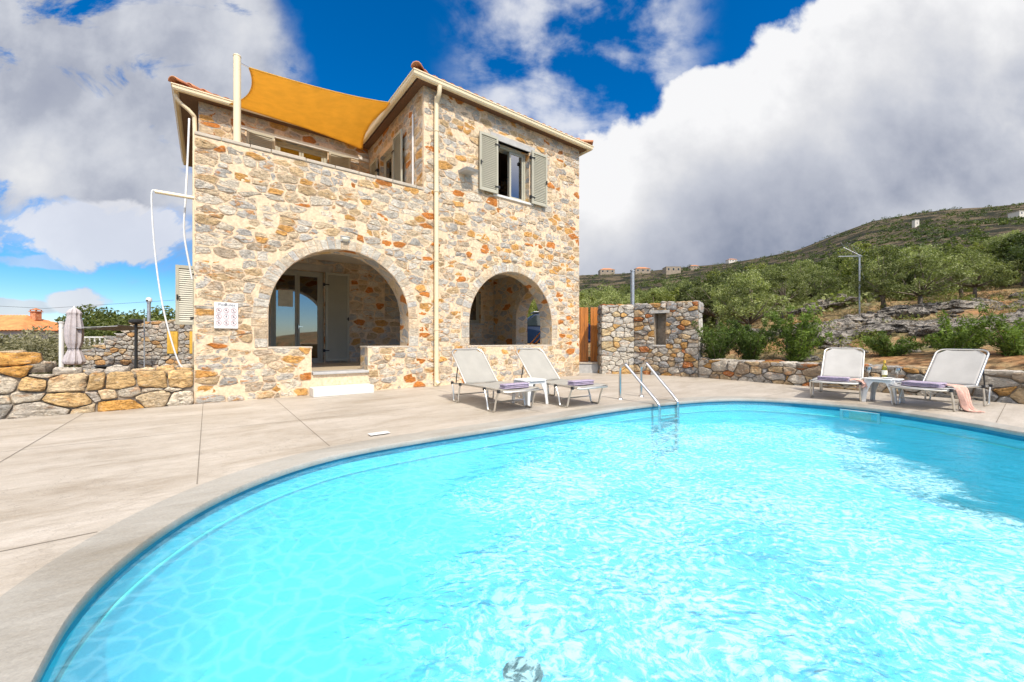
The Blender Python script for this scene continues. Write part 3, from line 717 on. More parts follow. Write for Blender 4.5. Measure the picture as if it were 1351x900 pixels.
# gutters
def gutter(path,name='gutter'):
    mb=MB(); prof=[(0,.0),(.0,-.10),(.03,-.125),(.09,-.125),(.115,-.09),(.12,-.03),(.135,-.025),(.135,0),(.12,.0),(.105,-.02),(.1,-.09),(.02,-.1),(.012,0)]
    n=len(path); vs=[]
    for i,(x,y) in enumerate(path):
        # outward normal (right hand of the direction), mitred
        def nrm(a,b):
            d=Vector((b[0]-a[0],b[1]-a[1]));d.normalize(); return Vector((d.y,-d.x))
        ns=[]
        if i>0: ns.append(nrm(path[i-1],path[i]))
        if i<n-1: ns.append(nrm(path[i],path[i+1]))
        m=sum(ns,Vector((0,0))); m=m/m.length; m/= max(.3,m.dot(ns[0]))
        for o,z in prof: vs.append((x+m.x*o,y+m.y*o,7.0+z))
    k=len(prof); fs=[(i*k+j,i*k+(j+1)%k,(i+1)*k+(j+1)%k,(i+1)*k+j) for i in range(n-1) for j in range(k)]
    fs.append(tuple(range(k))); fs.append(tuple((n-1)*k+j for j in range(k))[::-1])
    mb.add(vs,fs); return mb.build(name,M['cream_metal'],house,bevel=.004)
gutter([(3.88,3.55),(3.88,-.18),(9.44,-.18),(9.44,8.6)])
gutter([(-.36,8.6),(-.36,3.66),(3.75,3.66)])
def pipe(pts,r,name,m): 
    mb=MB(); mb.tube(catmull(pts,False,6) if len(pts)>2 else pts,r,12); return mb.build(name,m,house,smooth='auto')
dp=pipe([(4.40,-.25,6.88),(4.40,-.24,6.78),(4.40,-.20,6.68),(4.40,-.11,6.58),(4.40,-.085,6.40),(4.40,-.085,3),(4.40,-.085,.25),(4.40,-.09,.12),(4.43,-.16,.05)],.052,'downpipe',M['cream_metal'])
for z in (1.3,2.9,4.5,5.9): mb=MB(); mb.tube([(4.40,-.085,z),(4.40,-.085,z+.03)],.062,12); mb.build('bracket',M['cream_metal'],dp)
pipe([(-.42,3.76,6.86),(-.36,3.78,6.72),(-.12,3.80,6.52),(-.07,3.84,6.3),(-.07,3.84,5.0),(-.07,3.84,3.0),(-.07,3.84,0)],.045,'downpipe',M['cream_metal'])
pipe([(UW-.04,.51,6.45),(UW-.04,.51,4.4)],.022,'downpipe',M['white_plastic'])
# cream bracket bar at the corner with its white tubes
mb=MB(); mb.tube([(.02,.12,3.47),(-.5,.12,3.47)],.03,10); mb.build('bracket_bar',M['cream_metal'],house)
mb=MB(); mb.tube(catmull([(-.48,.12,3.46),(-.54,.12,3.40),(-.50,.12,2.5),(-.40,.12,1.6),(-.22,.12,.75),(-.10,.10,.55)],False,6),.012,8)
mb.build('rope',M['white_plastic'],house,smooth=True)
mb=MB(); mb.tube(catmull([(-.08,.6,5.0),(-.10,.5,4.2),(-.12,.3,3.5),(-.14,.3,2.9),(-.06,.3,2.3),(-.03,.3,2.1)],False,6),.015,8)
mb.build('rope',M['white_plastic'],house,smooth=True)
# terrace light + small white camera on the wall
mb=MB(); mb.box(.55,.66,-.12,.0,5.98,6.06,fT) ; mb.build('cable_box',M['white_plastic'],house)
# wall lamps
def wlamp(u,z,label):
    r=empty('wall_lamp',hw(u,-.01,z),ANG,label,'lamp','bulkhead lamps over the arches')
    m1=MB(); m1.bbox(-.09,.09,-.025,.0,-.06,.06,.01); m1.build('backplate',M['slab'],r)
    m2=MB(); 
    def g(a,b):
        t=2*math.pi*a; p=math.pi/2*b
        return (.085*math.cos(t)*math.sin(p),-.025-.07*math.cos(p),.055*math.sin(t)*math.sin(p))
    m2.grid(g,16,6); m2.build('lens',M['label'],r,smooth=True)
    m3=MB(); m3.tube([(-.09,-.04,.02),(-.05,-.085,.03),(0,-.1,.03),(.05,-.085,.03),(.09,-.04,.02)],.008,6); m3.build('guard',M['galv'],r)
wlamp(hpx(455,0),1.05+(450-315)/F*8.1,'small bulkhead lamp on the stone wall above the larger left arch')
wlamp(hpx(678,0),1.05+(450-343)/F*10.8,'small bulkhead lamp on the stone wall above the right arch')
# sign -------------------------------------------------------------
su0,su1=hpx(282.5,0),hpx(314,0); sY=hw((su0+su1)/2,0).y
sz1=H+(450-399.5)/F*sY; sz0=H+(450-433.5)/F*sY
sg=empty('rules_sign',hw((su0+su1)/2,-.045,(sz0+sz1)/2),ANG,'white pool rules board with nine red ringed pictograms left of the arch','sign')
sw_,sh_=(su1-su0)/2,(sz1-sz0)/2
mb=MB(); mb.bbox(-sw_,sw_,0,.015,-sh_,sh_,.003); mb.build('board',M['white_plastic'],sg)
M['ink']=simple('grey_ink',(.10,.10,.12),.6); M['red']=simple('red_ink',(.36,.08,.10),.6)
def text(s_,size,loc,mat_,parent,name='lettering'):
    cu=bpy.data.curves.new('t','FONT'); cu.body=s_; cu.size=size; cu.align_x='CENTER'; cu.align_y='CENTER'; cu.extrude=.0006
    to=bpy.data.objects.new('t',cu); COL.objects.link(to); bpy.context.view_layer.update()
    me=bpy.data.meshes.new_from_object(to); bpy.data.objects.remove(to)
    me.transform(Matrix.Rotation(R(90),4,'X')); me.materials.clear(); me.materials.append(mat_)
    o=bpy.data.objects.new(name,me); COL.objects.link(o); o.parent=parent; o.location=loc; return o
text('Pool',.07,(-sw_*.30,-.002,sh_*.82),M['ink'],sg); text('Rules',.07,(sw_*.30,-.002,sh_*.82),M['ink'],sg)
mb=MB(); mb.box(-sw_*.9,sw_*.9,-.002,0,sh_*.635,sh_*.645); mb.build('rule_line',M['ink'],sg)
rg=random.Random(2)
for r_ in range(3):
    for c_ in range(3):
        cx=(c_-1)*sw_*.62; cz=sh_*(.38-.48*r_); rr=.038
        mb=MB(); mb.tube([(cx+rr*math.cos(t*math.pi/9),-.002,cz+rr*math.sin(t*math.pi/9)) for t in range(18)],.0028,5,closed=True)
        if (r_,c_)!=(1,1): mb.tube([(cx-rr*.7,-.002,cz+rr*.7),(cx+rr*.7,-.002,cz-rr*.7)],.002,5)
        mb.build('pictogram_ring',M['red'],sg)
        mb=MB(); 
        mb.tube([(cx,-.0005,cz+.014),(cx,-.0005,cz+.020)],.006,6)
        a=rg.uniform(-.01,.01); mb.box(cx-.008+a*.2,cx+.006+a*.2,-.001,0,cz-.006,cz+.012); mb.box(cx-.018,cx+.016,-.001,0,cz-.016+a,cz-.009+a)
        mb.build('pictogram',M['ink'],sg)
        mb=MB(); mb.box(cx-.03,cx+.03,-.001,0,cz-.057,cz-.053); mb.build('caption_line',M['ink'],sg)
# sail + post --------------------------------------------------------
pu,pv=.60,.14
po=empty('sail_post',hw(pu,pv,ZP+.03),ANG,'cream round post standing on the terrace parapet holding the sail','post')
mb=MB(); mb.tube([(0,0,.01),(0,0,1.58)],.058,20); mb.build('pole',M['cream_metal'],po,smooth='auto')
mb=MB(); mb.lathe([(0,1.605),(.05,1.60),(.062,1.585),(.062,1.57)],n=20); mb.build('cap',M['cream_metal'],po)
mb=MB(); mb.lathe([(.0,.012),(.10,.012),(.10,0)],n=20); mb.build('base_plate',M['cream_metal'],po)
sa=[Vector(p) for p in ((.78,.16,6.02),(3.84,1.20,6.97),(3.84,3.60,6.72),(.62,3.50,6.88))]
so=empty('shade_sail',hw(2.3,2.0,6.6),ANG,'ochre yellow fabric shade sail stretched over the roof terrace','shade sail')
lo=Vector((2.3,2.0,6.6))
mb=MB()
def sf(a,b):
    A,B,C,D=sa
    p=(A*(1-a)+B*a)*(1-b)+(D*(1-a)+C*a)*b
    cen=(A+B+C+D)/4
    # pull edges in (catenary)
    ea=4*a*(1-a); eb=4*b*(1-b)
    kx=.075; ky=.055
    # displacement for edges
    p=p+(cen-p)*0
    va=(B-A)*(1-b)+(C-D)*b; vb=(D-A)*(1-a)+(C-B)*a
    p+= vb*ky*ea*(1-2*b)*.9 + va*kx*eb*(1-2*a)*.9
    p.z-= .06*ea*eb
    p.z+= .012*math.sin(a*9+b*5)*ea*eb
    return p-lo
mb.grid(sf,30,24); sl=mb.build('sail',M['sail'],so,smooth=True,solid=.004)
mb=MB()
for e in ([sf(t/20,0) for t in range(21)],[sf(t/20,1) for t in range(21)],[sf(0,t/20) for t in range(21)],[sf(1,t/20) for t in range(21)]): mb.tube(e,.014,6)
mb.build('hem',M['sail'],so,smooth=True)
for k_,e_ in zip(sa,((.64,.15,6.05),(3.90,1.16,6.99),(4.08,3.84,6.74),(.60,3.68,6.9))):
    mb=MB(); mb.tube([k_-lo,Vector(e_)-lo],.011,6); mb.build('turnbuckle',M['steel'],so)
# ------------------------------------------------------------------ pool, deck
PX=[(40,900),(72,840),(100,792),(150,742),(200,705),(250,673),(300,648),(350,627.5),(400,611),(450,599),(500,588.5),(575,575.5),(675,561),(775,545.5),(850,534.5),(900,529),(975,526),(1050,528.5),(1125,535.5),(1200,545),(1275,557),(1351,571)]
pool=[]
for x,y in PX[::2]+[PX[-1]]:
    Y=F*H/(y-450); pool.append(((x-CX)/F*Y,Y))
pool+= [(6.15,3.6),(6.0,2.5),(5.3,1.4),(4.0,.75),(2.4,.45),(.8,.35),(-.5,.5),(-1.15,.82)]
pool=[Vector((x,y)) for x,y in catmull(pool,True,9)]
# resample + smooth
def smooth_loop(p,it):
    for _ in range(it): p=[(p[i-1]+p[i]*2+p[(i+1)%len(p)])/4 for i in range(len(p))]
    return p
def resample(p,n):
    L=[0]
    for i in range(len(p)): L.append(L[-1]+(p[(i+1)%len(p)]-p[i]).length)
    out=[];j=0
    for k in range(n):
        t=L[-1]*k/n
        while L[j+1]<t: j+=1
        q=(t-L[j])/(L[j+1]-L[j]+1e-9); out.append(p[j].lerp(p[(j+1)%len(p)],q))
    return out
pool=smooth_loop(resample(pool,220),4)
area=sum(pool[i-1].x*pool[i].y-pool[i].x*pool[i-1].y for i in range(len(pool)))
if area<0: pool.reverse()
NP=len(pool)
def offs(d):
    out=[]
    for i in range(NP):
        t=(pool[(i+1)%NP]-pool[i-1]).normalized(); out.append(pool[i]+Vector((t.y,-t.x))*d)
    return out
def band(mb,rings):
    n0=[]
    vs=[p for r in rings for p in r]; fs=[]
    for k in range(len(rings)-1):
        for i in range(NP): fs.append((k*NP+i,k*NP+(i+1)%NP,(k+1)*NP+(i+1)%NP,(k+1)*NP+i))
    mb.add(vs,fs)
def zr(r,z): return [(p.x,p.y,z) for p in r]
WL=-.075
COPW=.30
mb=MB(); band(mb,[zr(offs(.06),-.05),zr(offs(-.008),-.045),zr(offs(-.012),-.035),zr(offs(-.012),-.008),zr(offs(-.006),.001),zr(offs(.006),.004),zr(offs(COPW-.004),.004),zr(offs(COPW),.0),zr(offs(COPW),-.04)])
tag(mb.build('pool_coping',M['coping'],smooth='auto'),kind='structure')
mb=MB(); band(mb,[zr(offs(.03),-.03),zr(offs(.011),-.04),zr(offs(.010),-.105)]); tag(mb.build('pool_trim',M['liner_band']),kind='structure')
mb=MB(); band(mb,[zr(offs(.014),-.03),zr(offs(.014),-.85),zr(offs(-.08),-1.02),zr(offs(-.25),-1.08)])
tag(mb.build('pool_wall',M['liner_wall'],smooth='auto'),kind='structure')
mb=MB(); inn=offs(-.25); mb.add([(p.x,p.y,-1.08) for p in inn],[tuple(range(NP))]); tag(mb.build('pool_floor',M['liner']),kind='structure')
mb=MB(); band(mb,[zr(offs(.012),-.20),zr(offs(-.0),-.203),zr(offs(-.0),-.212),zr(offs(.012),-.215)]); tag(mb.build('liner_line',M['green_band']),kind='structure')
# water sheet
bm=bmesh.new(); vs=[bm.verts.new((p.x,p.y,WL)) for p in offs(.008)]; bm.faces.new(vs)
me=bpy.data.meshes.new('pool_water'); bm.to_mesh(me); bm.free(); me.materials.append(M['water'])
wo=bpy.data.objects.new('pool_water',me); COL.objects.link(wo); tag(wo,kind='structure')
DECK=[(-10.5,2.72),(-5.307,6.68),tuple(hw(.2,.25)[:2]),tuple(hw(9.2,.25)[:2]),tuple(hw(9.25,1.6)[:2]),(2.5,14.2),(3.6,13.6),(5.3,12.3),(9.1,6.3),(12.4,.8),(12.4,-6),(-10.5,-6)]
def fill(mb,outer,hole,z,zlow):
    bm=bmesh.new()
    for lp in (outer,hole):
        v=[bm.verts.new((p[0],p[1],z)) for p in lp]
        for i in range(len(v)): bm.edges.new((v[i],v[(i+1)%len(v)]))
    bmesh.ops.triangle_fill(bm,use_beauty=True,edges=bm.edges[:],normal=(0,0,1))
    mb.frombm(bm)
    n=len(outer); vs=[(p[0],p[1],z) for p in outer]+[(p[0],p[1],zlow) for p in outer]
    mb.add(vs,[(i,(i+1)%n,n+(i+1)%n,n+i) for i in range(n)])
mb=MB(); fill(mb,DECK,[(p.x,p.y) for p in offs(COPW-.02)],0,-.5)
tag(mb.build('pool_deck',M['deck']),kind='structure')
# sawn joints in the deck
jm=simple('joint_filler',(.22,.19,.155),.95)
mb=MB()
def strip(a,b,w=.008,z=.003):
    a=Vector(a);b=Vector(b);d=(b-a).normalized();n=Vector((-d.y,d.x))*w/2
    mb.add([(p.x,p.y,z) for p in (a+n,b+n,b-n,a-n)],[(0,1,2,3)])
def inpool(x,y):
    c=False; q=offs_out
    for i in range(len(q)):
        a=q[i];b=q[i-1]
        if (a.y>y)!=(b.y>y) and x<(b.x-a.x)*(y-a.y)/(b.y-a.y)+a.x: c=not c
    return c
offs_out=offs(COPW+.01)
def joint(a,b):
    a=Vector(a[:2]);b=Vector(b[:2]); n=int((b-a).length/.05); st=None;last=None
    def inside(p):
        if inpool(p.x,p.y): return False
        if p.y<-5.9: return False
        c=False
        for i in range(len(DECK)):
            q=DECK[i];r=DECK[i-1]
            if (q[1]>p.y)!=(r[1]>p.y) and p.x<(r[0]-q[0])*(p.y-q[1])/(r[1]-q[1])+q[0]: c=not c
        return c
    for k in range(n+1):
        p=a.lerp(b,k/n)
        if inside(p):
            if st is None: st=p
            last=p
        elif st is not None:
            if (last-st).length>.1: strip(st,last)
            st=None
    if st is not None and (last-st).length>.1: strip(st,last)
for u in (-6.6,-4.1,-1.25,.12,1.15,4.1,7.0,9.9,12.6): joint(hw(u,0)[:2],hw(u,-16)[:2])
for v in (-2.6,-5.4,-8.2,-11): joint(hw(-9,v)[:2],hw(18,v)[:2])
tag(mb.build('deck_joints',jm),kind='structure')
# skimmer mouth, inlet, floor drain
def pool_near(px):
    best=None
    for i in range(NP):
        p=pool[i]
        if p.y>2 or px<300:
            q=CX+F*p.x/p.y if p.y>.5 else 1e9
            if best is None or abs(q-px)<best[0]: best=(abs(q-px),i)
    return best[1]
i0=pool_near(1140); p=pool[i0]; t=(pool[(i0+1)%NP]-pool[i0-1]).normalized(); 
sk=empty('pool_skimmer',(p.x,p.y,-.15),math.atan2(t.y,t.x),'pale rectangular skimmer mouth in the far pool wall in front of the white side table','skimmer')
mb=MB(); 
for bx in ((-.25,.25,-.02,.03,.055,.08),(-.25,.25,-.02,.03,-.09,-.065),(-.25,-.215,-.02,.03,-.065,.055),(.215,.25,-.02,.03,-.065,.055)): mb.box(*bx)
mb.build('frame',M['white_plastic'],sk)
mb=MB(); mb.box(-.215,.215,-.012,-.006,-.065,.055); mb.build('flap',M['label'],sk)
def disc(name,loc,r,mat_,label,cat,parts=True):
    o=empty(name,loc,0,label,cat); mb=MB(); mb.lathe([(0,.02),(r*.6,.02),(r,.0)],n=24); mb.build('cover',mat_,o,smooth='auto')
    mb=MB()
    for k in range(5): mb.box(-r*.5,r*.5,-.3*r+k*.15*r-.006,-.3*r+k*.15*r+.006,.02,.026)
    mb.build('grille',M['black'],o)
dy=F*(H+1.06)/(884-450); disc('floor_drain',(gp(690,dy),dy,-1.075),.13,M['black'],'dark round floor drain under the water at the near edge of the pool','drain')
i1=pool_near(500); p=pool[i1]; 
dy=F*(H+.5)/(628-450);
il=empty('pool_lamp',(gp(527,dy)-.0,dy,-.42),0,'round underwater pool lamp close to the left pool wall','lamp')
mb=MB(); mb.lathe([(0,.05),(.08,.045),(.11,.02),(.12,0)],n=20); ob=mb.build('lens',M['white_plastic'],il,smooth=True); ob.rotation_euler=(R(-60),0,R(-30))
# deck drain cover
dY=F*H/(573.5-450); dc=empty('deck_cover',(gp(500,dY),dY,.012),ANG,'small white rectangular cover set in the coping by the left pool edge','cover')
mb=MB(); mb.bbox(-.11,.11,-.05,.05,0,.008,.003); mb.build('plate',M['white_plastic'],dc)
for q_ in (-.09,.09): mb=MB(); mb.lathe([(0,.010),(.006,.010),(.006,.008)],(q_,0,0),8); mb.build('screw',M['galv'],dc)
# ------------------------------------------------------------------ ladder
L0=Vector((2.19,7.38,0)); lad=empty('pool_ladder',L0,0,'polished steel pool ladder with two curved handrails going into the water','ladder')
inl=Vector((.39,-.55,0)); inl.normalize()
rails=[(Vector((1.944,7.2,0)),Vector((2.37,6.60,0))),(Vector((2.44,7.56,0)),Vector((2.82,6.95,0)))]
for a,b in rails:
    d=(b-a).normalized(); L=(b-a).length
    pts=[a,a+Vector((0,0,.3)),a+Vector((0,0,.5))]
    for t in range(1,8):
        an=math.pi*.72*t/8; pts.append(a+d*(.10*(1-math.cos(an)))+Vector((0,0,.52+.11*math.sin(an))))
    e=b+d*.03
    q=pts[-1]
    pts+=[q.lerp(e+Vector((0,0,.04)),.5),e+Vector((0,0,.04)),e+d*.035+Vector((0,0,-.06)),e+d*.04+Vector((0,0,-.2)),e+d*.04+Vector((0,0,-.95))]
    mb=MB(); mb.tube([p-L0 for p in catmull([tuple(x) for x in pts],False,4) and [Vector(x) for x in catmull([tuple(x) for x in pts],False,4)]],.024,14); mb.build('handrail',M['steel'],lad,smooth=True)
    mb=MB(); mb.lathe([(0,.03),(.03,.03),(.045,.018),(.05,0)],tuple(a-L0),16); mb.build('flange',M['steel'],lad,smooth='auto')
ea=rails[0][1]+(rails[0][1]-rails[0][0]).normalized()*.07; eb=rails[1][1]+(rails[1][1]-rails[1][0]).normalized()*.07
for z in (-.26,-.50,-.74):
    mb=MB(); dd=(eb-ea).normalized(); nn=Vector((-dd.y,dd.x,0))
    A=ea-L0;B=eb-L0
    vs=[q+nn*s*.04+Vector((0,0,z+zz)) for q in (A,B) for s in (-1,1) for zz in (-.012,.012)]
    mb.add(vs,[(0,1,3,2),(4,6,7,5),(0,4,5,1),(2,3,7,6),(0,2,6,4),(1,5,7,3)]); mb.build('rung',M['steel'],lad,bevel=.005)
# ------------------------------------------------------------------ loungers
def lounger(fab,lab):
    r=empty('sun_lounger',(0,0,0),0,lab,'sun lounger','aluminium sling loungers around the pool')
    hw_=.325; zr_=.33; bl=.79; an=R(45)
    hx=.29
    for s in (-1,1):
        mb=MB(); y=s*hw_
        mb.tube([(-.86,y,zr_-.01),(-.5,y,zr_),(0,y,zr_),(.74,y,zr_-.02)],.016,8); mb.build('side_rail',M['alu'],r,smooth='auto')
    mb=MB(); mb.tube([(-.86,-hw_,zr_-.01),(-.9,-hw_+.04,zr_-.015),(-.9,hw_-.04,zr_-.015),(-.86,hw_,zr_-.01)],.016,8); mb.build('end_rail',M['alu'],r,smooth='auto')
    for cx,w in ((-.57,.40),(.57,.30)):
        for s in (-1,1):
            y=s*(hw_+.022)
            mb=MB(); mb.tube(catmull([(cx-w/2,y,zr_-.01),(cx-w/4-.03,y,.17),(cx-.09,y,.03),(cx-.05,y,.013),(cx+.05,y,.013),(cx+.09,y,.03),(cx+w/4+.03,y,.17),(cx+w/2,y,zr_-.01)],False,4),.0145,8); lg=mb.build('leg',M['alu'],r,smooth='auto')
            for q in (-w/2,w/2): mb=MB(); mb.bbox(cx+q-.02,cx+q+.02,y-.024,y+.018,zr_-.035,zr_+.012,.004); mb.build('bracket',M['black'],lg)
        mb=MB(); mb.tube([(cx+w*.18,-hw_,.12),(cx+w*.18,hw_,.12)],.011,6); mb.build('cross_bar',M['alu'],r)
    def back(d,y,o=0): return (hx+d*math.cos(an)-o*math.sin(an),y,zr_+.01+d*math.sin(an)+o*math.cos(an))
    hb=hw_-.012
    mb=MB(); cr=.11
    pts=[back(-.02,-hb),back(.3,-hb),back(bl-cr,-hb)]
    for t in range(1,5): a=math.pi/2*t/5; pts.append(back(bl-cr+cr*math.sin(a),-hb+cr*(1-math.cos(a))))
    pts+=[back(bl,-hb+cr),back(bl,0),back(bl,hb-cr)]
    for t in range(1,5): a=math.pi/2*(1-t/5); pts.append(back(bl-cr+cr*math.sin(a),hb-cr*(1-math.cos(a))))
    pts+=[back(bl-cr,hb),back(.3,hb),back(-.02,hb)]
    mb.tube(pts,.015,8); mb.build('back_frame',M['alu'],r,smooth='auto')
    # sling of the back with cut corners
    mb=MB(); n=14
    def sb(a,b):
        d=bl*a; y=(b*2-1)*(hb-.004)
        lim=hb-.004-(max(0,(d-(bl-.13)))*1.1)
        y=max(-lim,min(lim,y)) if d>bl-.13 else y
        return back(d,y,-.015*math.sin(math.pi*b)+.006)
    mb.grid(sb,16,n); mb.build('back_sling',fab,r,smooth=True,solid=.004)
    mb=MB()
    def ss(a,b):
        x=-.875+(hx+.875)*a; return (x,(b*2-1)*(hw_-.002),zr_+.014-.02*math.sin(math.pi*b))
    mb.grid(ss,16,n); mb.build('seat_sling',fab,r,smooth=True,solid=.004)
    for s in (-1,1):
        mb=MB(); y=s*(hb-.01); p=back(.42,y); mb.tube([p,(.66,y,zr_-.02)],.010,6); mb.build('prop',M['black'],r)
    mb=MB(); mb.tube([(.66,-hb,zr_-.03),(.66,hb,zr_-.03)],.011,6); mb.build('cross_bar',M['alu'],r)
    return r
def place(o,c,head):
    o.location=(c[0],c[1],.002); o.rotation_euler=(0,0,math.atan2(head[1],head[0]))
LA=lounger(M['sling'],'grey sling lounger with folded lavender towel, closest to the downpipe'); place(LA,(-.35,6.6),(-.57,.82))
LB=copy_tree(LA); LB['label']='grey sling lounger right of the white stool, in front of the right arch'; place(LB,(.79,7.03),(-.56,.83))
LC=lounger(M['sling_w'],'white sling lounger facing the pool left of the table with the wine bottle'); place(LC,(6.265,7.66),(.70,.71))
LD=copy_tree(LC); LD['label']='white sling lounger with a pink scarf over its side, right of the wine table'; place(LD,(7.0,6.53),(.9,.43))
# towels (folded)
def on(o,x,y,z): return o.location+Matrix.Rotation(o.rotation_euler.z,3,'Z')@Vector((x,y,z))
def towel(o,x,y,lab,w=.46,d=.17,rolled=False,rz=0):
    t=empty('folded_towel',on(o,x,y,.335),o.rotation_euler.z+rz,lab,'towel','lavender towels on the loungers')
    n=3
    for k in range(n):
        mb=MB(); z0=.004+k*.024; j=.006*(k%2)
        def f(X,Y,Z):
            return (X+.008*noise.noise(Vector((Y*9,Z*20,k))),Y+.008*noise.noise(Vector((X*9,Z*20,k+5))),Z+.005*noise.noise(Vector((X*12,Y*12,k+9))))
        bm=bmesh.new(); bmesh.ops.create_cube(bm,size=1)
        for v in bm.verts: v.co=Vector((v.co.x*(d-j),v.co.y*(w-j),z0+(v.co.z+.5)*.022))
        bmesh.ops.bevel(bm,geom=bm.edges[:],offset=.0105,segments=3,affect='EDGES'); bmesh.ops.subdivide_edges(bm,edges=[e for e in bm.edges if e.calc_length()>.05],cuts=8,use_grid_fill=True)
        mb.frombm(bm,f); mb.build('fold',M['lav'],t,smooth=True)
    return t
towel(LA,-.68,.0,'folded lavender towel on the foot end of the lounger closest to the downpipe')
towel(LB,-.62,.02,'folded lavender towel on the lounger in front of the right arch')
towel(LC,-.70,.02,'folded lavender towel on the lounger left of the wine bottle')
towel(LD,-.62,.0,'folded lavender towel beside the pink scarf on the rightmost lounger',w=.46,d=.3)
# small book on D ; pink cloth on C
mb=MB(); 
def drape(o,x0,x1,pts,name,lab,seed):
    # cloth strip: pts is a path (y,z); width along x, with folds
    mb=MB(); n=len(pts)-1
    path=catmull(pts,False,5); m=len(path)-1
    def f(a,b):
        k=b*m; i=min(int(k),m-1); q=k-i
        y=path[i][0]*(1-q)+path[i+1][0]*q; z=path[i][1]*(1-q)+path[i+1][1]*q
        w=1+.25*math.sin(b*5+seed)*b
        x=(x0+x1)/2+(a-.5)*(x1-x0)*w+.03*noise.noise(Vector((a*3,b*4,seed)))
        amp=.018+.03*b
        y+=amp*math.sin(a*17+seed+b*2)*(.5+b); z+=.008*math.sin(a*13+seed)
        return (x,y,z)
    mb.grid(f,40,40)
    ob=empty(name,tuple(on(o,0,0,0)),o.rotation_euler.z,lab,'scarf')
    mb.build('cloth',M['pink'],ob,smooth=True,solid=.004)
    mb=MB(); rg=random.Random(seed)
    for k in range(24):
        p=Vector(f((k+.5)/24,1)); mb.tube([p,p+Vector((rg.uniform(-.01,.01),rg.uniform(-.01,.01)+.01,-.03))],.002,4)
    mb.build('fringe',M['pink'],ob)
# side of D facing the camera: local -y?  (camera side)
def camside(o):
    a=on(o,0,.3,0);b=on(o,0,-.3,0); return 1 if a.xy.length<b.xy.length else -1
s=camside(LD)
drape(LD,-.55,-.28,[(-.05*s,.372),(.15*s,.37),(.31*s,.362),(.36*s,.30),(.385*s,.17),(.41*s,.05),(.46*s,.012),(.50*s,.012)],'pink_scarf','pink fringed scarf hanging over the side of the rightmost lounger down to the deck',1)
s=camside(LC)
drape(LC,-.72,-.52,[(.20*s,.365),(.26*s,.378),(.32*s,.366),(.36*s,.32),(.365*s,.25)],'pink_cloth','small pink cloth on the corner of the lounger left of the wine bottle',4)
# ------------------------------------------------------------------ plastic tables
def ptable(lab):
    r=empty('side_table',(0,0,0),0,lab,'table','white plastic side tables')
    bm=bmesh.new(); bmesh.ops.create_cube(bm,size=1)
    for v in bm.verts: v.co=Vector((v.co.x*.46,v.co.y*.46,.40+v.co.z*.022))
    ve=[e for e in bm.edges if abs(e.verts[0].co.z-e.verts[1].co.z)>.01]
    bmesh.ops.bevel(bm,geom=ve,offset=.07,segments=6,affect='EDGES'); 
    mb=MB(); mb.frombm(bm); mb.build('tabletop',M['white_plastic'],r,bevel=.007)
    for sx in (-1,1):
        for sy in (-1,1):
            mb=MB(); n=7
            for (ax,ay) in ((1,0),(0,1)):
                vs=[];
                for k in range(n+1):
                    t=k/n; z=.39*(1-t); wd=.055+.09*(1-t)**3; o=.195+.028*t
                    cx=sx*o;cy=sy*o
                    if ax: q=[(cx,cy,z),(cx-sx*wd,cy,z),(cx-sx*wd,cy-sy*.012,z),(cx,cy-sy*.012,z)]
                    else: q=[(cx,cy,z),(cx,cy-sy*wd,z),(cx-sx*.012,cy-sy*wd,z),(cx-sx*.012,cy,z)]
                    vs+=q
                fs=[(k*4+i,k*4+(i+1)%4,k*4+4+(i+1)%4,k*4+4+i) for k in range(n) for i in range(4)]; fs+=[(0,1,2,3),tuple(n*4+i for i in range(4))]
                mb.add(vs,fs)
            mb.build('leg',M['white_plastic'],r,smooth='auto')
    mb=MB()
    for s in (-1,1): mb.box(-.15,.15,s*.196-.006,s*.196+.006,.35,.392); mb.box(s*.196-.006,s*.196+.006,-.15,.15,.35,.392)
    mb.build('apron',M['white_plastic'],r)
    return r
T1=ptable('white plastic stool table standing between the two grey loungers by the wall'); T1.location=(.30,6.72,.002); T1.rotation_euler=(0,0,R(-55))
T2=copy_tree(T1); T2['label']='white plastic side table carrying the wine bottle and glasses'; T2.location=(6.37,6.87,.002); T2.rotation_euler=(0,0,R(-58))
zt=.413
bo=empty('wine_bottle',(6.47,6.95,zt),0,'yellow green wine bottle with a pale label on the white side table','bottle')
mb=MB(); mb.lathe([(0,.004),(.034,.004),(.037,.012),(.037,.17),(.033,.195),(.017,.225),(.0145,.24),(.0145,.285),(.016,.287),(.016,.30),(.0,.30)],n=24); mb.build('glass_body',M['bottle'],bo,smooth='auto')
mb=MB(); mb.lathe([(0,.008),(.033,.01),(.034,.165),(.03,.19),(.0,.195)],n=24); mb.build('wine',M['wine'],bo,smooth=True)
mb=MB(); mb.lathe([(.0378,.05),(.0378,.13)],n=24); mb.build('label_band',M['label'],bo,smooth=True)
mb=MB(); mb.lathe([(.0165,.255),(.0168,.303),(0,.304)],n=16); mb.build('capsule',M['yellow_wood'],bo,smooth='auto')
def wg(x,y,lab):
    g=empty('wine_glass',(x,y,zt),0,lab,'glass','wine glasses on the side table')
    mb=MB(); mb.lathe([(0,.004),(.034,.002),(.034,.0),(0,.0)],n=24); mb.build('foot',M['wineglass'],g,smooth='auto')
    mb=MB(); mb.lathe([(.006,.004),(.004,.02),(.004,.075),(.008,.085)],n=12); mb.build('stem',M['wineglass'],g,smooth=True)
    mb=MB(); mb.lathe([(.006,.083),(.028,.095),(.042,.12),(.043,.145),(.036,.18),(.034,.18),(.041,.145),(.040,.121),(.027,.098),(.0,.088)],n=28); mb.build('bowl',M['wineglass'],g,smooth='auto')
wg(6.26,7.02,'wine glass left of the bottle on the white side table'); wg(6.55,6.80,'wine glass right of the bottle on the white side table')
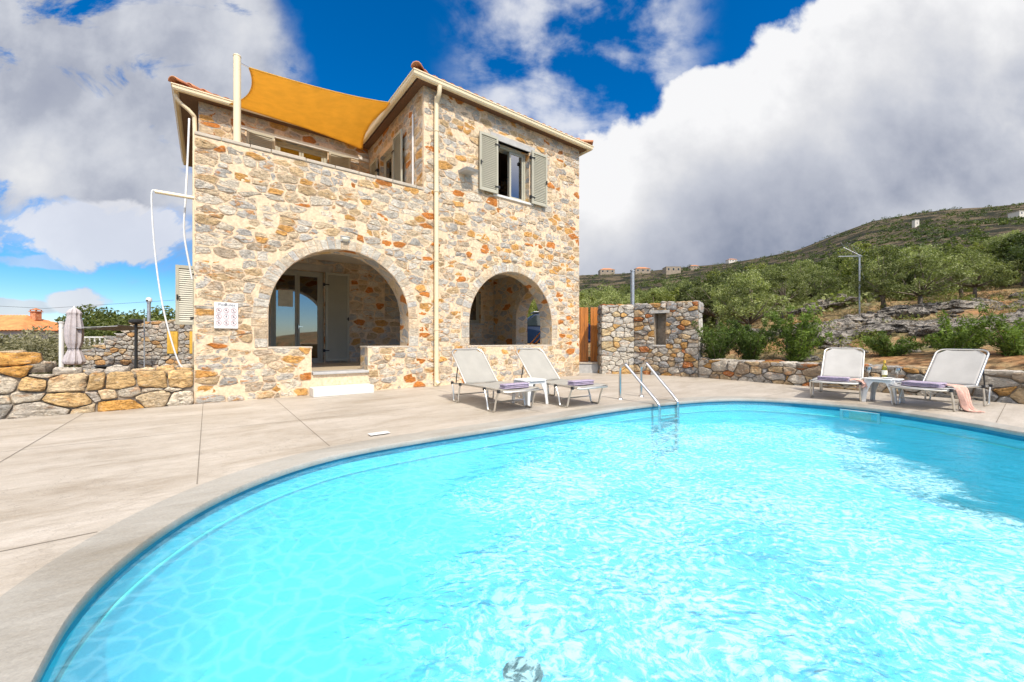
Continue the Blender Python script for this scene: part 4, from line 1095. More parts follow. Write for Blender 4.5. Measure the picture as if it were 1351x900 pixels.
pl=empty('plate',(6.38,6.80,zt),0,'small white plate in front of the wine bottle on the side table','plate'); mb=MB(); mb.lathe([(0,.004),(.05,.004),(.075,.014),(.078,.016),(.05,.0),(0,.0)],n=28); mb.build('dish',M['white_plastic'],pl,smooth='auto')
# ------------------------------------------------------------------ dry stone walls
def mkframe(p0,p1):
    p0=Vector(p0);p1=Vector(p1); d=p1-p0; return p0,math.atan2(d.y,d.x),d.length
def box_core(mb,W,Hf,th,x0=0,z0=-.6,step=.25,tf=lambda x,y,z:(x,y,z)):
    n=max(2,int((W-x0)/step)); vs=[]
    for k in range(n+1):
        x=x0+(W-x0)*k/n; z=min(Hf(x),Hf(min(W,x+step)),Hf(max(x0,x-step)))-.03
        vs+=[tf(x,0.0,z0),tf(x,0.0,z),tf(x,th,z),tf(x,th,z0)]
    fs=[(k*4+i,k*4+(i+1)%4,k*4+4+(i+1)%4,k*4+4+i) for k in range(n) for i in range(4)]+[(0,1,2,3),tuple(n*4+i for i in range(4))]
    mb.add(vs,fs)
def captops(mb,W,Hf,th,rg,pal,x0=0,size=(.25,.5),t=.05,rag=.03,tf=lambda x,y,z:(x,y,z),n_=.6):
    x=x0
    while x<W-.05:
        w=min(rg.uniform(*size),W-x); rows=rg.choice((1,2)); y=0
        for q in range(rows):
            d=th/rows
            z=Hf(x+w/2)+rg.uniform(-rag,rag)-.02
            P=[(x,y-.03),(x+w,y-.03+rg.uniform(-.02,.02)),(x+w+rg.uniform(-.03,.03),y+d+.02),(x,y+d+.02)]
            make_stone(mb,P,lambda a,b,o,z=z:tf(a,b,z+o),t*rg.uniform(.6,1.2),.006,pick(pal,rg),base=-.08,bev=.16,seed=x*3+q,rough=.5)
            y+=d
        x+=w
def stonewall(name,p0,p1,Hf,th,label,seed,pal,rh,sw,h=.05,cap=(.25,.5),rag=.03,back=False,capt=.05,gap=.003):
    o,a,W_=mkframe(p0,p1); r=empty(name,(o.x,o.y,0),a,label,'wall')
    mb=MB(); box_core(mb,W_,Hf,th); mb.build('core',M['mortar_d'],r)
    mb=MB(); stone_face(mb,W_,Hf,lambda x,z,o:(x,-o,z),rh=rh,sw=sw,h=h,gap=gap,z0=-.02,pal=pal,seed=seed,asp=1.75,hvar=.4,rough=.5,lim=(.36,.17),wv=1.6)
    if back: stone_face(mb,W_,Hf,lambda x,z,o:(x,th+o,z),rh=rh,sw=sw,h=h,gap=.008,z0=-.5,pal=pal,seed=seed+1,asp=1.45)
    captops(mb,W_,Hf,th,random.Random(seed),pal,size=cap,rag=rag,t=capt)
    mb.build('stonework',M['drystone'],r,smooth='auto'); return r
PL=Vector((-5.307,6.68,0))-Vector((.77,.638,0))*5
def HL(x):
    s_=5-x
    return .59 if s_<1.60 else .72 if s_<1.82 else .90 if s_<2.05 else 1.04 if s_<2.5 else 1.1
stonewall('garden_wall',PL[:2]+(0,),(-5.31,6.675,0),HL,.5,'low garden wall of big golden boulders stepping up left of the villa',25,PAL_LEFT,(.10,.22),(.18,.46),.06,(.2,.32),.02,capt=.06,gap=.004)
stonewall('pool_wall_low',(5.42,11.62,0),(9.6,4.95,0),lambda x:.52,.42,'low rubble stone wall running behind the two white loungers',31,PAL_DRY,(.11,.18),(.16,.34),.045,(.3,.6),.012,capt=.05)
# tall L-shaped wall
tw=empty('privacy_wall',(3.9,12.8,0),0,'tall rubble stone wall with a narrow niche beside the wooden gate','wall')
def seg(p0,p1):
    p0=Vector((p0[0],p0[1],0))-Vector((3.9,12.8,0)); p1=Vector((p1[0],p1[1],0))-Vector((3.9,12.8,0)); d=(p1-p0).normalized(); n=Vector((-d.y,d.x,0))
    return p0,d,n,(p1-p0).length
mc=MB(); ms=MB(); HT=2.2
p0,d,n,L=seg((2.85,12.8),(3.9,12.8))
T=lambda x,y,z,p0=p0,d=d,n=n:tuple(p0+d*x+n*y+Vector((0,0,z)))
box_core(mc,L,lambda x:HT,.45,tf=T)
stone_face(ms,L,lambda x:HT,lambda x,z,o:T(x,-o,z),rh=(.11,.21),sw=(.15,.36),h=.045,gap=.003,pal=[((.56,.52,.45),10),((.56,.44,.26),5),((.46,.45,.42),9),((.58,.36,.14),2)],seed=41,asp=1.5,z0=-.02)
stone_face(ms,.45,lambda x:HT,lambda x,z,o:T(-o,x,z),rh=(.16,.25),sw=(.2,.4),h=.04,pal=PAL_DRY,seed=43,asp=1.3,z0=-.02)
captops(ms,L,lambda x:HT,.45,random.Random(2),PAL_DRY,tf=T,rag=.01)
p0,d,n,L=seg((3.9,12.8),(5.40,11.6))
T=lambda x,y,z,p0=p0,d=d,n=n:tuple(p0+d*x+n*y+Vector((0,0,z)))
nz=(.66,1.0,.93,1.9)
bm_=MB(); wall2d(mc,[(0,-.6),(L,-.6),(L,HT-.03),(0,HT-.03)],[[(nz[0],nz[2]),(nz[1],nz[2]),(nz[1],nz[3]),(nz[0],nz[3])]],0,.3,lambda x,z,o:T(x,o,z))
mc.box(0,L,.301,.45,-.6,HT-.03,T)
stone_face(ms,L,lambda x:HT,lambda x,z,o:T(x,-o,z),rh=(.09,.19),sw=(.14,.34),h=.045,gap=.003,pal=PAL_DRY,seed=47,asp=1.6,z0=-.02,holes=[hole_rect(*nz)])
stone_face(ms,.45,lambda x:HT,lambda x,z,o:T(L+o,x,z),rh=(.18,.28),sw=(.25,.45),h=.04,pal=[((.58,.55,.48),10),((.62,.44,.20),2),((.5,.49,.46),8)],seed=48,asp=1.3,z0=-.02)
captops(ms,L,lambda x:HT,.45,random.Random(5),PAL_DRY,tf=T,rag=.01)
mc.build('core',M['mortar_d'],tw); ms.build('stonework',M['drystone'],tw,smooth='auto')
mb=MB()
mb.bbox(nz[0]-.12,nz[1]+.12,-.05,.25,nz[3],nz[3]+.09,.01,T); mb.bbox(nz[0]-.05,nz[1]+.05,-.045,.25,nz[2]-.05,nz[2],.01,T); mb.build('niche_lintel',M['slab'],tw)
# ------------------------------------------------------------------ gate + step
GY=13.7
gate=empty('wooden_gate',(gp(777,GY),GY,.34),0,'orange brown wooden double gate between the villa and the tall rubble wall','gate')
def gate_leaf(px0,px1,lab):
    x0,x1=gp(px0,GY),gp(px1,GY); pass
    w=(x1-x0)/2; nb=3
    mb=MB()
    for k in range(nb):
        a=-w+2*w*k/nb; mb.bbox(a,a+2*w/nb-.004,-.012,.012,0,1.86,.006)
    mb.box(-w,w,.010,.05,.2,.3); mb.box(-w,w,.010,.05,1.5,1.6); mb.build('gate_leaf',M['gate_wood'],gate).location=((x0+x1)/2-gp(777,GY),0,0)
gate_leaf(761,776.2,'orange brown wooden gate leaf touching the villa corner')
gate_leaf(779,792.5,'orange brown wooden gate leaf next to the tall rubble wall')
st=empty('gate_step',(gp(778,13.3),13.3,0),0,'dark grey concrete step below the wooden gate','step')
mb=MB(); mb.bbox(-.62,.45,-.15,.9,-.1,.30,.015); mb.build('riser',M['slab'],st)
mb=MB(); mb.bbox(-.63,.46,-.18,.92,.301,.335,.008); mb.build('tread',M['concrete'],st)
# ------------------------------------------------------------------ terrain
RT=[(-900,432),(-300,425),(0,421),(60,424),(140,438),(256,444),(500,400),(700,362),(760,357),(830,354),(900,346),(960,340),(1000,334),(1050,324),(1100,304),(1150,286),(1200,277),(1250,270),(1300,267),(1351,262),(1500,250),(1900,230),(2600,300)]
HOUSEP=[tuple(hw(.3,.3)[:2]),tuple(hw(8.95,.3)[:2]),tuple(hw(8.95,8.1)[:2]),tuple(hw(.3,8.1)[:2])]
def pdist(x,y,poly):
    c=False;d=1e9;n=len(poly)
    for i in range(n):
        ax,ay=poly[i][0],poly[i][1];bx,by=poly[i-1][0],poly[i-1][1]
        if (ay>y)!=(by>y) and x<(bx-ax)*(y-ay)/(by-ay)+ax: c=not c
        ex,ey=bx-ax,by-ay; t=max(0,min(1,((x-ax)*ex+(y-ay)*ey)/(ex*ex+ey*ey+1e-9))); d=min(d,math.hypot(x-ax-ex*t,y-ay-ey*t))
    return d if c else -d     # >0 inside
def natural(x,y):
    t=.87*x+.495*y-10.74
    nn=noise.noise(Vector((x*.25,y*.25,1.3)))
    zr_=.48+.165*max(0,t)*sm(0,3,t)
    # ledges
    if t>1:
        k=zr_/.7; zr_=zr_*.55+ .45*.7*(math.floor(k)+sm(.55,.95,k-math.floor(k)))
        zr_+=.22*nn*min(1,t/3)
    dd=max(0,-(x+6))
    zl=-.35-.035*dd+.1*nn
    w=sm(-7.5,-1,x-0*y)
    z=zl*(1-w)+zr_*w
    if y<5: 
        f=sm(5,0,y); z=z*(1-f)+(-.25+.1*max(0,t))*f if t<2 else z
    return z
def terrain(x,y):
    r=math.hypot(x,y)
    if r<=70: z=natural(x,y)
    else:
        xx,yy=x*70/r,y*70/r; zn=natural(xx,yy)
        az=math.atan2(x,y)
        if abs(az)<R(75):
            px=CX+F*math.tan(az); Y=max(y,1); E=(444-interp(px,RT))/F*math.cos(az)
        else:
            px=None; E=.05*max(0,1-(abs(az)-R(75))/R(20)) if az<0 else .22*max(0,1-(abs(az)-R(75))/R(30))
        en=(zn-H)/70
        q=sm(0,1,min(1,(r-70)/780))**.8
        q=.6*min(1,(r-70)/780)+.4*q
        e=en*(1-q)+E*q
        nz_=noise.fractal(Vector((x*.006,y*.006,2.2)),1.0,2.0,6)
        z=H+e*r*(1 if r<850 else 1)+nz_*r*.007*min(1,(r-70)/150)*(1 if r<600 else max(.25,1-(r-600)/350))
        if r>850: z=H+E*850-(r-850)*.25+nz_*3
        if az<-R(35) and r>850: z=max(z,-60)
    d=pdist(x,y,DECK) if r<25 else -9
    if d>-.0: z=min(z,-.05-min(2.2,d*5)) 
    if r<30:
        d=pdist(x,y,HOUSEP)
        if d>0: z=min(z,-.6)
    return z
NA=420; radii=[0.0]+[1.0]
while radii[-1]<2600: radii.append(radii[-1]*1.036+.12)
vs=[(0,0,-2.3)];fs=[]
for r in radii[1:]:
    for k in range(NA):
        a=2*math.pi*k/NA; x,y=r*math.sin(a),r*math.cos(a); vs.append((x,y,terrain(x,y)))
for k in range(NA): fs.append((0,1+k,1+(k+1)%NA))
for j in range(len(radii)-2):
    for k in range(NA):
        a=1+j*NA; fs.append((a+k,a+(k+1)%NA,a+NA+(k+1)%NA,a+NA+k))
me=bpy.data.meshes.new('ground'); me.from_pydata(vs,[],fs); me.update(); me.materials.append(M['ground'])
me.polygons.foreach_set('use_smooth',[True]*len(me.polygons))
g=bpy.data.objects.new('ground',me); COL.objects.link(g); tag(g,kind='structure')
# ------------------------------------------------------------------ foliage
rn=np.random.RandomState(3)
def leafmesh(name,cl,per,size,asp=2.2,mat_=None,flat=0.0,shape='quad'):
    """cl: list of (centre, radius vec); per leaves each"""
    P=[];
    for c,rad in cl:
        k=per if not isinstance(per,tuple) else rn.randint(*per)
        d=rn.normal(size=(k,3)); d/=np.linalg.norm(d,axis=1)[:,None]
        rr=rn.uniform(.25,1,size=(k,1))**.6
        P.append(np.array(c)+d*rr*np.array(rad))
    P=np.vstack(P); n=len(P)
    ax=rn.normal(size=(n,3)); ax[:,2]+=flat; ax/=np.linalg.norm(ax,axis=1)[:,None]
    b=np.cross(ax,rn.normal(size=(n,3))); b/=np.linalg.norm(b,axis=1)[:,None]
    s=size*rn.uniform(.6,1.3,size=(n,1))
    # bent leaf: 4-vert rhomb
    v0=P-ax*s*asp/2; v1=P+b*s/2; v2=P+ax*s*asp/2; v3=P-b*s/2
    V=np.stack([v0,v1,v2,v3],axis=1).reshape(-1,3)
    me=bpy.data.meshes.new(name); me.vertices.add(4*n); me.vertices.foreach_set('co',V.astype(np.float32).ravel())
    me.loops.add(4*n); me.loops.foreach_set('vertex_index',np.arange(4*n,dtype=np.int32))
    me.polygons.add(n); me.polygons.foreach_set('loop_start',np.arange(0,4*n,4,dtype=np.int32)); me.polygons.foreach_set('loop_total',np.full(n,4,dtype=np.int32))
    me.update(); me.validate()
    if mat_: me.materials.append(mat_)
    return me
def clusters(n,rx,ry,rz,cz,rg,cr=(.25,.45),bottom=.4):
    out=[]
    while len(out)<n:
        d=Vector((rg.gauss(0,1),rg.gauss(0,1),rg.gauss(0,1))).normalized()
        if d.z<-bottom: continue
        k=rg.uniform(.35,1)**.5
        c=(d.x*rx*k,d.y*ry*k,cz+d.z*rz*k); q=rg.uniform(*cr)*(rx+rz)/2
        out.append((c,(q,q,q*.75)))
    return out
def make_tree(name,mat_,rx,rz,cz,nc,per,size,seed,trunk_r=.1,asp=2.2,cr=(.10,.34)):
    rg=random.Random(seed); cl=clusters(nc,rx,rx,rz,cz,rg,cr,.75)
    me=leafmesh('crown',cl,per,size,asp,mat_)
    mb=MB(); base=(0,0,-.2); fork=(rg.uniform(-.1,.1),rg.uniform(-.1,.1),cz-rz*.7)
    mb.tube([base,(rg.uniform(-.08,.08),rg.uniform(-.08,.08),fork[2]*.5),fork],[trunk_r*1.3,trunk_r,trunk_r*.8],7)
    for c,q in cl[:max(6,nc//3)]:
        m_=[(fork[i]+c[i])/2+rg.uniform(-.12,.12) for i in range(3)]
        mb.tube([fork,m_,c],[trunk_r*.55,trunk_r*.3,trunk_r*.1],5)
    return me,mb
def tree_thing(name,me,mb,loc,label,cat,group,s=1,rz=0):
    r=empty(name,loc,rz,label,cat,group); r.scale=(s,s,s)
    c=bpy.data.objects.new('crown',me); COL.objects.link(c); c.parent=r
    mb.build('trunk',M['bark'],r,smooth=True)
    return r
protos={}
specs={'olive0':('olive_tree','olive',1.5,1.35,1.75,52,150,.052,1),'olive1':('olive_tree','olive',1.85,1.4,1.8,60,150,.054,2),
 'green0':('carob_tree','bushleaf',1.6,1.4,1.6,46,160,.062,3),'green1':('carob_tree','bushleaf',1.3,1.6,1.8,44,160,.058,4),
 'dark0':('dark_oak','darkleaf',1.6,1.4,1.6,40,250,.06,5)}
TH_={'olive0':3.2,'olive1':3.3,'green0':3.1,'green1':3.5,'dark0':3.1}
YC=[(700,385),(770,370),(830,374),(900,368),(940,352),(1000,346),(1060,346),(1110,334),(1150,312),(1200,314),(1240,328),(1290,312),(1330,300),(1400,290)]
def ztree(x,y): return terrain(x,y)
LBL={'olive':('grey green olive tree with open crown on the dry slope behind the pool','olive tree','olive trees on the slope'),
 'green':('bright green carob tree among the olives on the slope','tree','carob trees on the slope'),
 'dark':('dark evergreen oak with dense crown on the slope','tree','dark oaks on the slope')}
def put_tree(kind,px,Y,s):
    x=gp(px,Y); z=ztree(x,Y); rz=random.uniform(0,6.28); fam=kind[:-1]
    top=H+(450-(interp(px,YC)+random.uniform(0,1)**1.6*26))/F*Y; s=min(s,(top-z)/TH_[kind])
    if s<.3: return None
    if kind not in protos:
        n,m_,rx,rz_,cz,nc,per,size,sd=specs[kind]
        me,mb=make_tree(n,M[m_],rx,rz_,cz,nc,per,size,sd)
        r=tree_thing(n,me,mb,(x,Y,z),*LBL[fam],s=s,rz=rz); protos[kind]=r
    else:
        r=copy_tree(protos[kind]); r.location=(x,Y,z); r.rotation_euler=(0,0,rz); r.scale=(s,s,s*random.uniform(.85,1.1))
    return r
random.seed(12)
# feature trees near the pool
put_tree('olive0',985,14.6,1.1); put_tree('olive1',945,18,1.15)
put_tree('olive1',1215,15.2,1.25); put_tree('olive0',1165,16.5,1.2); put_tree('olive1',1285,16.5,1.3)
put_tree('green0',1105,26,1.0); put_tree('green1',1140,23,1.0); put_tree('olive0',1060,24,1.1)
put_tree('dark0',1390,15.5,1.15); put_tree('green0',1350,19,1.1)
put_tree('dark0',940,23,1.0); put_tree('green0',905,24,.9); put_tree('olive0',870,22,.8); put_tree('olive1',800,24,.9); put_tree('green1',1030,32,1.1)
put_tree('green1',692,22,1.1); put_tree('green0',715,20,.8)
cnt=0
def okpos(x,Y):
    t=.87*x+.495*Y-10.74
    return t>4.5
for Y in (19,22,26,30,35,41,48,56,65,76,90):
    step=1.9/Y*F*(1.15 if Y<30 else 1.0)
    px=740+random.uniform(0,step)
    while px<1600:
        x=gp(px,Y); yy=Y*random.uniform(.94,1.06)
        gap=(1040<px<1180 and Y<22)
        if okpos(x,yy) and not gap and cnt<215 and random.random()<(.62 if Y<30 else .8):
            k=random.choice(('olive0','olive1','olive0','olive1','green0','green1','green0','dark0'))
            put_tree(k,px,yy,random.uniform(.65,1.0)*(1 if Y<40 else 1.15)); cnt+=1
        px+=step*random.uniform(.7,1.35)
print('trees',cnt)
# left hedge / trees
def shrub_mesh(rx,rz,nc,per,size,mat_,seed,asp=2.2,cr=(.3,.5)):
    rg=random.Random(seed); cl=clusters(nc,rx,rx,rz,rz*.75,rg,cr,.7); return leafmesh('foliage',cl,per,size,asp,mat_),cl
def shrub(name,me,cl,loc,label,cat,group,s=1):
    r=empty(name,loc,random.uniform(0,6),label,cat,group); r.scale=(s,s,s)
    c=bpy.data.objects.new('foliage',me); COL.objects.link(c); c.parent=r
    mb=MB()
    for c_,q in cl[::2]: mb.tube([(0,0,-.1),(c_[0]*.4,c_[1]*.4,c_[2]*.5),c_],[.02,.012,.004],5)
    mb.build('stem',M['bark'],r); return r
me_l,cl_l=shrub_mesh(1.6,1.5,30,260,.07,M['bushleaf'],9); me_d,cl_d=shrub_mesh(1.5,1.2,28,260,.05,M['drygreen'],10,3.2)
proto_l=proto_d=None
for px,Y,s in ((150,24,1.0),(176,25,1.0),(200,26,.95),(228,26,.95),(130,27,.85),(160,31,1.1),(245,24,.9)):
    x=gp(px,Y)
    if proto_l is None: proto_l=shrub('leafy_shrub',me_l,cl_l,(x,Y,ztree(x,Y)),'tall bright green shrub behind the ruined stone wall','shrub','green shrubs behind the ruined wall',s); q=proto_l
    else: q=copy_tree(proto_l); q.location=(x,Y,ztree(x,Y)); q.rotation_euler=(0,0,px)
    top=H+(450-(407+8*math.sin(px)))/F*Y; hh=top-q.location.z; k=hh/2.9; q.scale=(k,k,k)
for px,Y,s in ((12,15,.9),(40,14,.9),(66,13.5,.9),(100,14.2,.9),(120,15,.9),(-15,14,1),(55,17,1),(90,18,1),(25,18,1)):
    x=gp(px,Y)
    if proto_d is None: proto_d=shrub('dry_shrub',me_d,cl_d,(x,Y,ztree(x,Y)),'grey green scrubby shrub behind the golden garden wall','shrub','scrubby shrubs behind the garden wall',s); q=proto_d
    else: q=copy_tree(proto_d); q.location=(x,Y,ztree(x,Y)); q.rotation_euler=(0,0,px)
    top=H+(450-(440+9*math.sin(px*.7)))/F*Y; hh=top-q.location.z; k=hh/2.3; q.scale=(k*1.15,k*1.15,k)
# oleander shrubs right behind the low wall
def oleander_mesh(seed,nst,hgt,spread):
    rg=random.Random(seed); cl=[];st=[]
    for k in range(nst):
        a=rg.uniform(0,6.28); L=hgt*rg.uniform(.45,1.05); b=spread*rg.uniform(.3,1.5)
        tip=Vector((math.cos(a)*b,math.sin(a)*b,L)); st.append(tip)
        for j in range(7):
            t=.15+.85*j/6; p=Vector((tip.x*t**1.3,tip.y*t**1.3,tip.z*t)); q=rg.uniform(.07,.16)+.05*(1-t); cl.append((tuple(p),(q,q,q*.9)))
    return leafmesh('foliage',cl,44,.024,4.6,M['oleander'],flat=.6),st
opro=[]
for sd,(n_,h_,sp) in enumerate(((24,1.15,.6),(26,1.5,.5),(8,.95,.4),(14,.75,.6))): opro.append(oleander_mesh(70+sd,n_,h_,sp))
def oleander(kind,px,Y,s,label,group='oleander shrubs behind the low wall'):
    me,st=opro[kind]; x=gp(px,Y); r=empty('oleander',(x,Y,terrain(x,Y)-.05),px*.1,label,'shrub',group); r.scale=(s,s,s)
    c=bpy.data.objects.new('foliage',me); COL.objects.link(c); c.parent=r
    mb=MB()
    for t in st: mb.tube([(0,0,-.05),tuple(t*.5+Vector((0,0,.03))),tuple(t)],[.012,.008,.003],5)
    mb.build('stem',M['bark'],r)
    return r
oleander(0,945,11.5,1.0,'bushy oleander right beside the end of the tall rubble wall')
oleander(0,990,11.3,1.05,'dense round oleander second from the tall rubble wall')
oleander(1,1050,10.8,1.0,'tallest oleander, left of the lounger facing the pool')
oleander(3,1175,10.0,.85,'low oleander behind the white side table')
oleander(2,1255,9.0,1.05,'thin upright oleander behind the rightmost lounger')
oleander(3,1268,9.3,.8,'low spreading oleander behind the backrest of the rightmost lounger')
oleander(2,1338,8.2,1.05,'slender oleander at the right end of the low wall')
# flowers of pale oleander between
mb=MB()
# rocks ---------------------------------------------------------------
def rockmesh(seed,n=3):
    bm=bmesh.new(); bmesh.ops.create_icosphere(bm,subdivisions=n,radius=1)
    for v in bm.verts:
        p=v.co; k=1+.38*noise.fractal(p*1.1+Vector((seed*7,0,0)),1,2,4)+.10*noise.noise(p*5+Vector((seed,0,0)))
        # ledgy layers
        v.co=p*k; v.co.z=v.co.z*.62; v.co.z+= .06*math.sin(v.co.z*14+noise.noise(p*2)*3)
    me=bpy.data.meshes.new('rock'); bm.to_mesh(me); bm.free(); me.materials.append(M['rock'])
    me.polygons.foreach_set('use_smooth',[True]*len(me.polygons)); me.set_sharp_from_angle(angle=R(35)); return me
RM=[rockmesh(k,4) for k in range(6)]
random.seed(5)
def rock(px,Y,s,lift=0,lab='weathered grey limestone rock in the dry slope above the low wall',grp='limestone rocks on the slope',flat=1):
    x=gp(px,Y); o=bpy.data.objects.new('rock',random.choice(RM)); COL.objects.link(o); o.location=(x,Y,terrain(x,Y)+s*.12+lift); o.rotation_euler=(random.uniform(-.15,.15),random.uniform(-.15,.15),random.uniform(0,6.3)); o.scale=(s*random.uniform(.9,1.3),s*random.uniform(.8,1.1),s*random.uniform(.6,.9)*flat)
    tag(o,lab,'rock',grp)
for px in range(1075,1215,11): rock(px+random.uniform(-4,4),12.8+random.uniform(-.5,.6),random.uniform(.28,.6))
for px in range(1060,1300,13): rock(px+random.uniform(-5,5),14.8+random.uniform(-.5,.8),random.uniform(.3,.65))
for px in range(1225,1370,11): rock(px+random.uniform(-5,5),11.4+random.uniform(-.5,.7),random.uniform(.28,.55))
for px in range(1030,1180,8): rock(px+random.uniform(-5,5),20.5+random.uniform(-1.2,1.2),random.uniform(.25,.5),.25)
for px in range(930,1090,13): rock(px+random.uniform(-5,5),14.8+random.uniform(-.9,.9),random.uniform(.25,.5))
for k in range(110): 
    px=random.uniform(1040,1370); rock(px,random.uniform(10.3,16),random.uniform(.08,.26))
# dry grass and small scrub : uncountable
cl=[];random.seed(9)
for k in range(900):
    px=random.uniform(925,1600); Y=random.uniform(10,24)
    x=gp(px,Y); t=.87*x+.495*Y-10.74
    if t<1.0: continue
    if noise.noise(Vector((x*.5,Y*.5,0)))<-.08: continue
    q=random.uniform(.08,.25); cl.append(((x,Y,terrain(x,Y)+q*.5),(q*1.3,q*1.3,q)))
me=leafmesh('dry_grass',cl,34,.014,11,M['dry'],flat=1.6); o=bpy.data.objects.new('dry_grass',me); COL.objects.link(o); tag(o,'straw coloured dry grass tufts between the limestone rocks','grass',kind='stuff')
cl=[]
for k in range(330):
    px=random.uniform(925,1400); Y=random.uniform(11,24)
    x=gp(px,Y); t=.87*x+.495*Y-10.74
    if t<1.6 or noise.noise(Vector((x*.4,Y*.4,5)))<.02: continue
    q=random.uniform(.12,.38); cl.append(((x,Y,terrain(x,Y)+q*.5),(q*1.3,q*1.3,q)))
me=leafmesh('ground_scrub',cl,110,.03,2.6,M['bushleaf']); o=bpy.data.objects.new('ground_scrub',me); COL.objects.link(o); tag(o,'low green scrub growing among the rocks','scrub',kind='stuff')
# undergrowth under the near trees and far scrub on the hillside
cl=[]
for k in range(3600):
    px=random.uniform(735,1460); Y=math.exp(random.uniform(math.log(20),math.log(110)))
    x=gp(px,Y); t=.87*x+.495*Y-10.74
    if t<6: continue
    q=random.uniform(.3,.9); cl.append(((x,Y,terrain(x,Y)+q*.4),(q*1.4,q*1.4,q)))
me=leafmesh('undergrowth',cl,42,.16,1.6,M['olive']); o=bpy.data.objects.new('undergrowth',me); COL.objects.link(o); tag(o,'grey green undergrowth filling the ground between the olive trees','undergrowth',kind='stuff')
for nm,mk_,N_,lab in (('hillside_scrub','darkleaf',7500,'dark green bushes scattered over the far hillside'),('hillside_grove','bushleaf',3200,'mid green groves on the far hillside')):
    cl=[]
    for k in range(N_):
        px=random.uniform(-150 if k%9==0 else 560,1700); Y=math.exp(random.uniform(math.log(100),math.log(800)))
        x=gp(px,Y); 
        if math.hypot(x,Y)>860: continue
        if noise.noise(Vector((x*.02,Y*.02,3 if nm[9:]=='scrub' else 8)))<-.05: continue
        q=random.uniform(.8,2.3)*(.6+Y/600); cl.append(((x,Y,terrain(x,Y)+q*.4),(q*1.3,q*1.3,q*.8)))
    me=leafmesh(nm,cl,26,1.0,1.4,M[mk_]); o=bpy.data.objects.new(nm,me); COL.objects.link(o); tag(o,lab,'scrub',kind='stuff')
# ------------------------------------------------------------------ far houses
fw=simple('pale_village_stone',(.27,.22,.165),.9,0,.2,.4); fwhite=simple('whitewashed_wall',(.55,.51,.45),.8)
def far_house(px,ypx,Y,w,h,lab,wall=fw,roof_m=None,rz=0,flat=False,tower=False):
    best=None;Y0=Y;Y=120
    while Y<835:
        x=gp(px,Y); e=abs((terrain(x,Y)-H)/Y-(450-ypx)/F)
        if math.hypot(x,Y)<840 and (best is None or e<best[0]-1e-4): best=(e,Y)
        Y*=1.01
    Y=best[1]; x=gp(px,Y); z=terrain(x,Y); w*=Y/Y0; h*=Y/Y0
    r=empty('village_house' if not tower else 'stone_tower',(x,Y,z),rz,lab,'house' if not tower else 'tower')
    mb=MB(); mb.box(-w/2,w/2,-w*.35,w*.35,-h*1.5,h); mb.build('wall',wall,r)
    mb=MB()
    if flat: mb.box(-w/2-.2,w/2+.2,-w*.35-.2,w*.35+.2,h+.01,h+.4)
    else:
        e=.5; H_=h+w*.16
        mb.add([(-w/2-e,-w*.35-e,h),(w/2+e,-w*.35-e,h),(w/2+e,w*.35+e,h),(-w/2-e,w*.35+e,h),(-w*.2,0,H_),(w*.2,0,H_)],[(0,1,5,4),(1,2,5),(2,3,4,5),(3,0,4),(0,3,2,1)])
    mb.build('roof',M['tile'] if not flat else wall,r)
    nW=3 if not tower else 1
    for k in range(nW):
        mb=MB(); a=-w/2+w*(k+.5)/nW; mb.box(a-w*.05,a+w*.05,-w*.35-.06,-w*.35+.1,h*.4,h*.75); mb.build('window',M['darkglass'],r)
    return r
far_house(800,360,210,7.5,2.0,'long low stone house at the left end of the far village')
far_house(846,361,190,7,2.0,'pale stone house of the far village above the steel post')
far_house(886,361,180,6.5,2.6,'larger ruined stone house of the far village',flat=True)
far_house(915,356,230,5,2,'small tiled house right of the large village house')
far_house(965,345,330,7,2.2,'pale house high at the right of the far village',wall=fwhite)
far_house(1208,300,560,6,9,'pale square stone tower standing alone on the mountain slope',wall=fwhite,flat=True,tower=True)
far_house(1346,286,600,20,6,'white flat roofed house near the mountain ridge at the right',wall=fwhite,flat=True)
# orange roofed house at left
oY=52; hx0=gp(-60,oY); hx1=gp(72,oY); zc=H+(450-437)/F*oY
oh=empty('tiled_house',((hx0+hx1)/2,oY,terrain((hx0+hx1)/2,oY)),0,'house with bright orange tiled roof and chimney behind the shrubs at the left','house')
zb=zc-oh.location.z; wv=(hx1-hx0)/2; rz_=H+(450-416)/F*oY-oh.location.z
mb=MB(); mb.box(-wv+.4,wv-.4,-3,4,-1,zb); mb.build('wall',fwhite,oh)
mt,t_,b_,o_=material('orange_roof_tile'); co=coords(t_); nn_=t_.noise(co,1.2,5,.7); t_.L.new(t_.ramp(nn_,[(.3,(.55,.15,.05)),(.7,(.80,.30,.10))]),b_.inputs['Base Color']); b_.inputs['Roughness'].default_value=.8
mb=MB(); nU=240
def rf(side):
    def f(a,b):
        x=-wv+2*wv*a; k=b; ridge=max(0,wv-abs(x)); hh=min(1,ridge/4.2)
        y=(.5-4.2*(1-b)) if side else (.5+4.2*(1-b))
        z=zb+(rz_-zb)*min(b,hh)+.06*abs(math.sin(math.pi*x/.42))
        return (x,y,z)
    return f
mb.grid(rf(True),nU,16); mb.grid(rf(False),nU,16); mb.build('roof',mt,oh,solid=.05)
chx=gp(42,oY)-oh.location.x; 
mb=MB(); mb.box(chx-.35,chx+.35,.1,.8,rz_-.6,rz_+.45); mb.box(chx-.45,chx+.45,0,.9,rz_+.45,rz_+.55); mb.add([(chx-.4,.05,rz_+.72),(chx+.4,.05,rz_+.72),(chx+.4,.85,rz_+.72),(chx-.4,.85,rz_+.72),(chx,.45,rz_+.98)],[(0,1,4),(1,2,4),(2,3,4),(3,0,4),(0,1,2,3)])
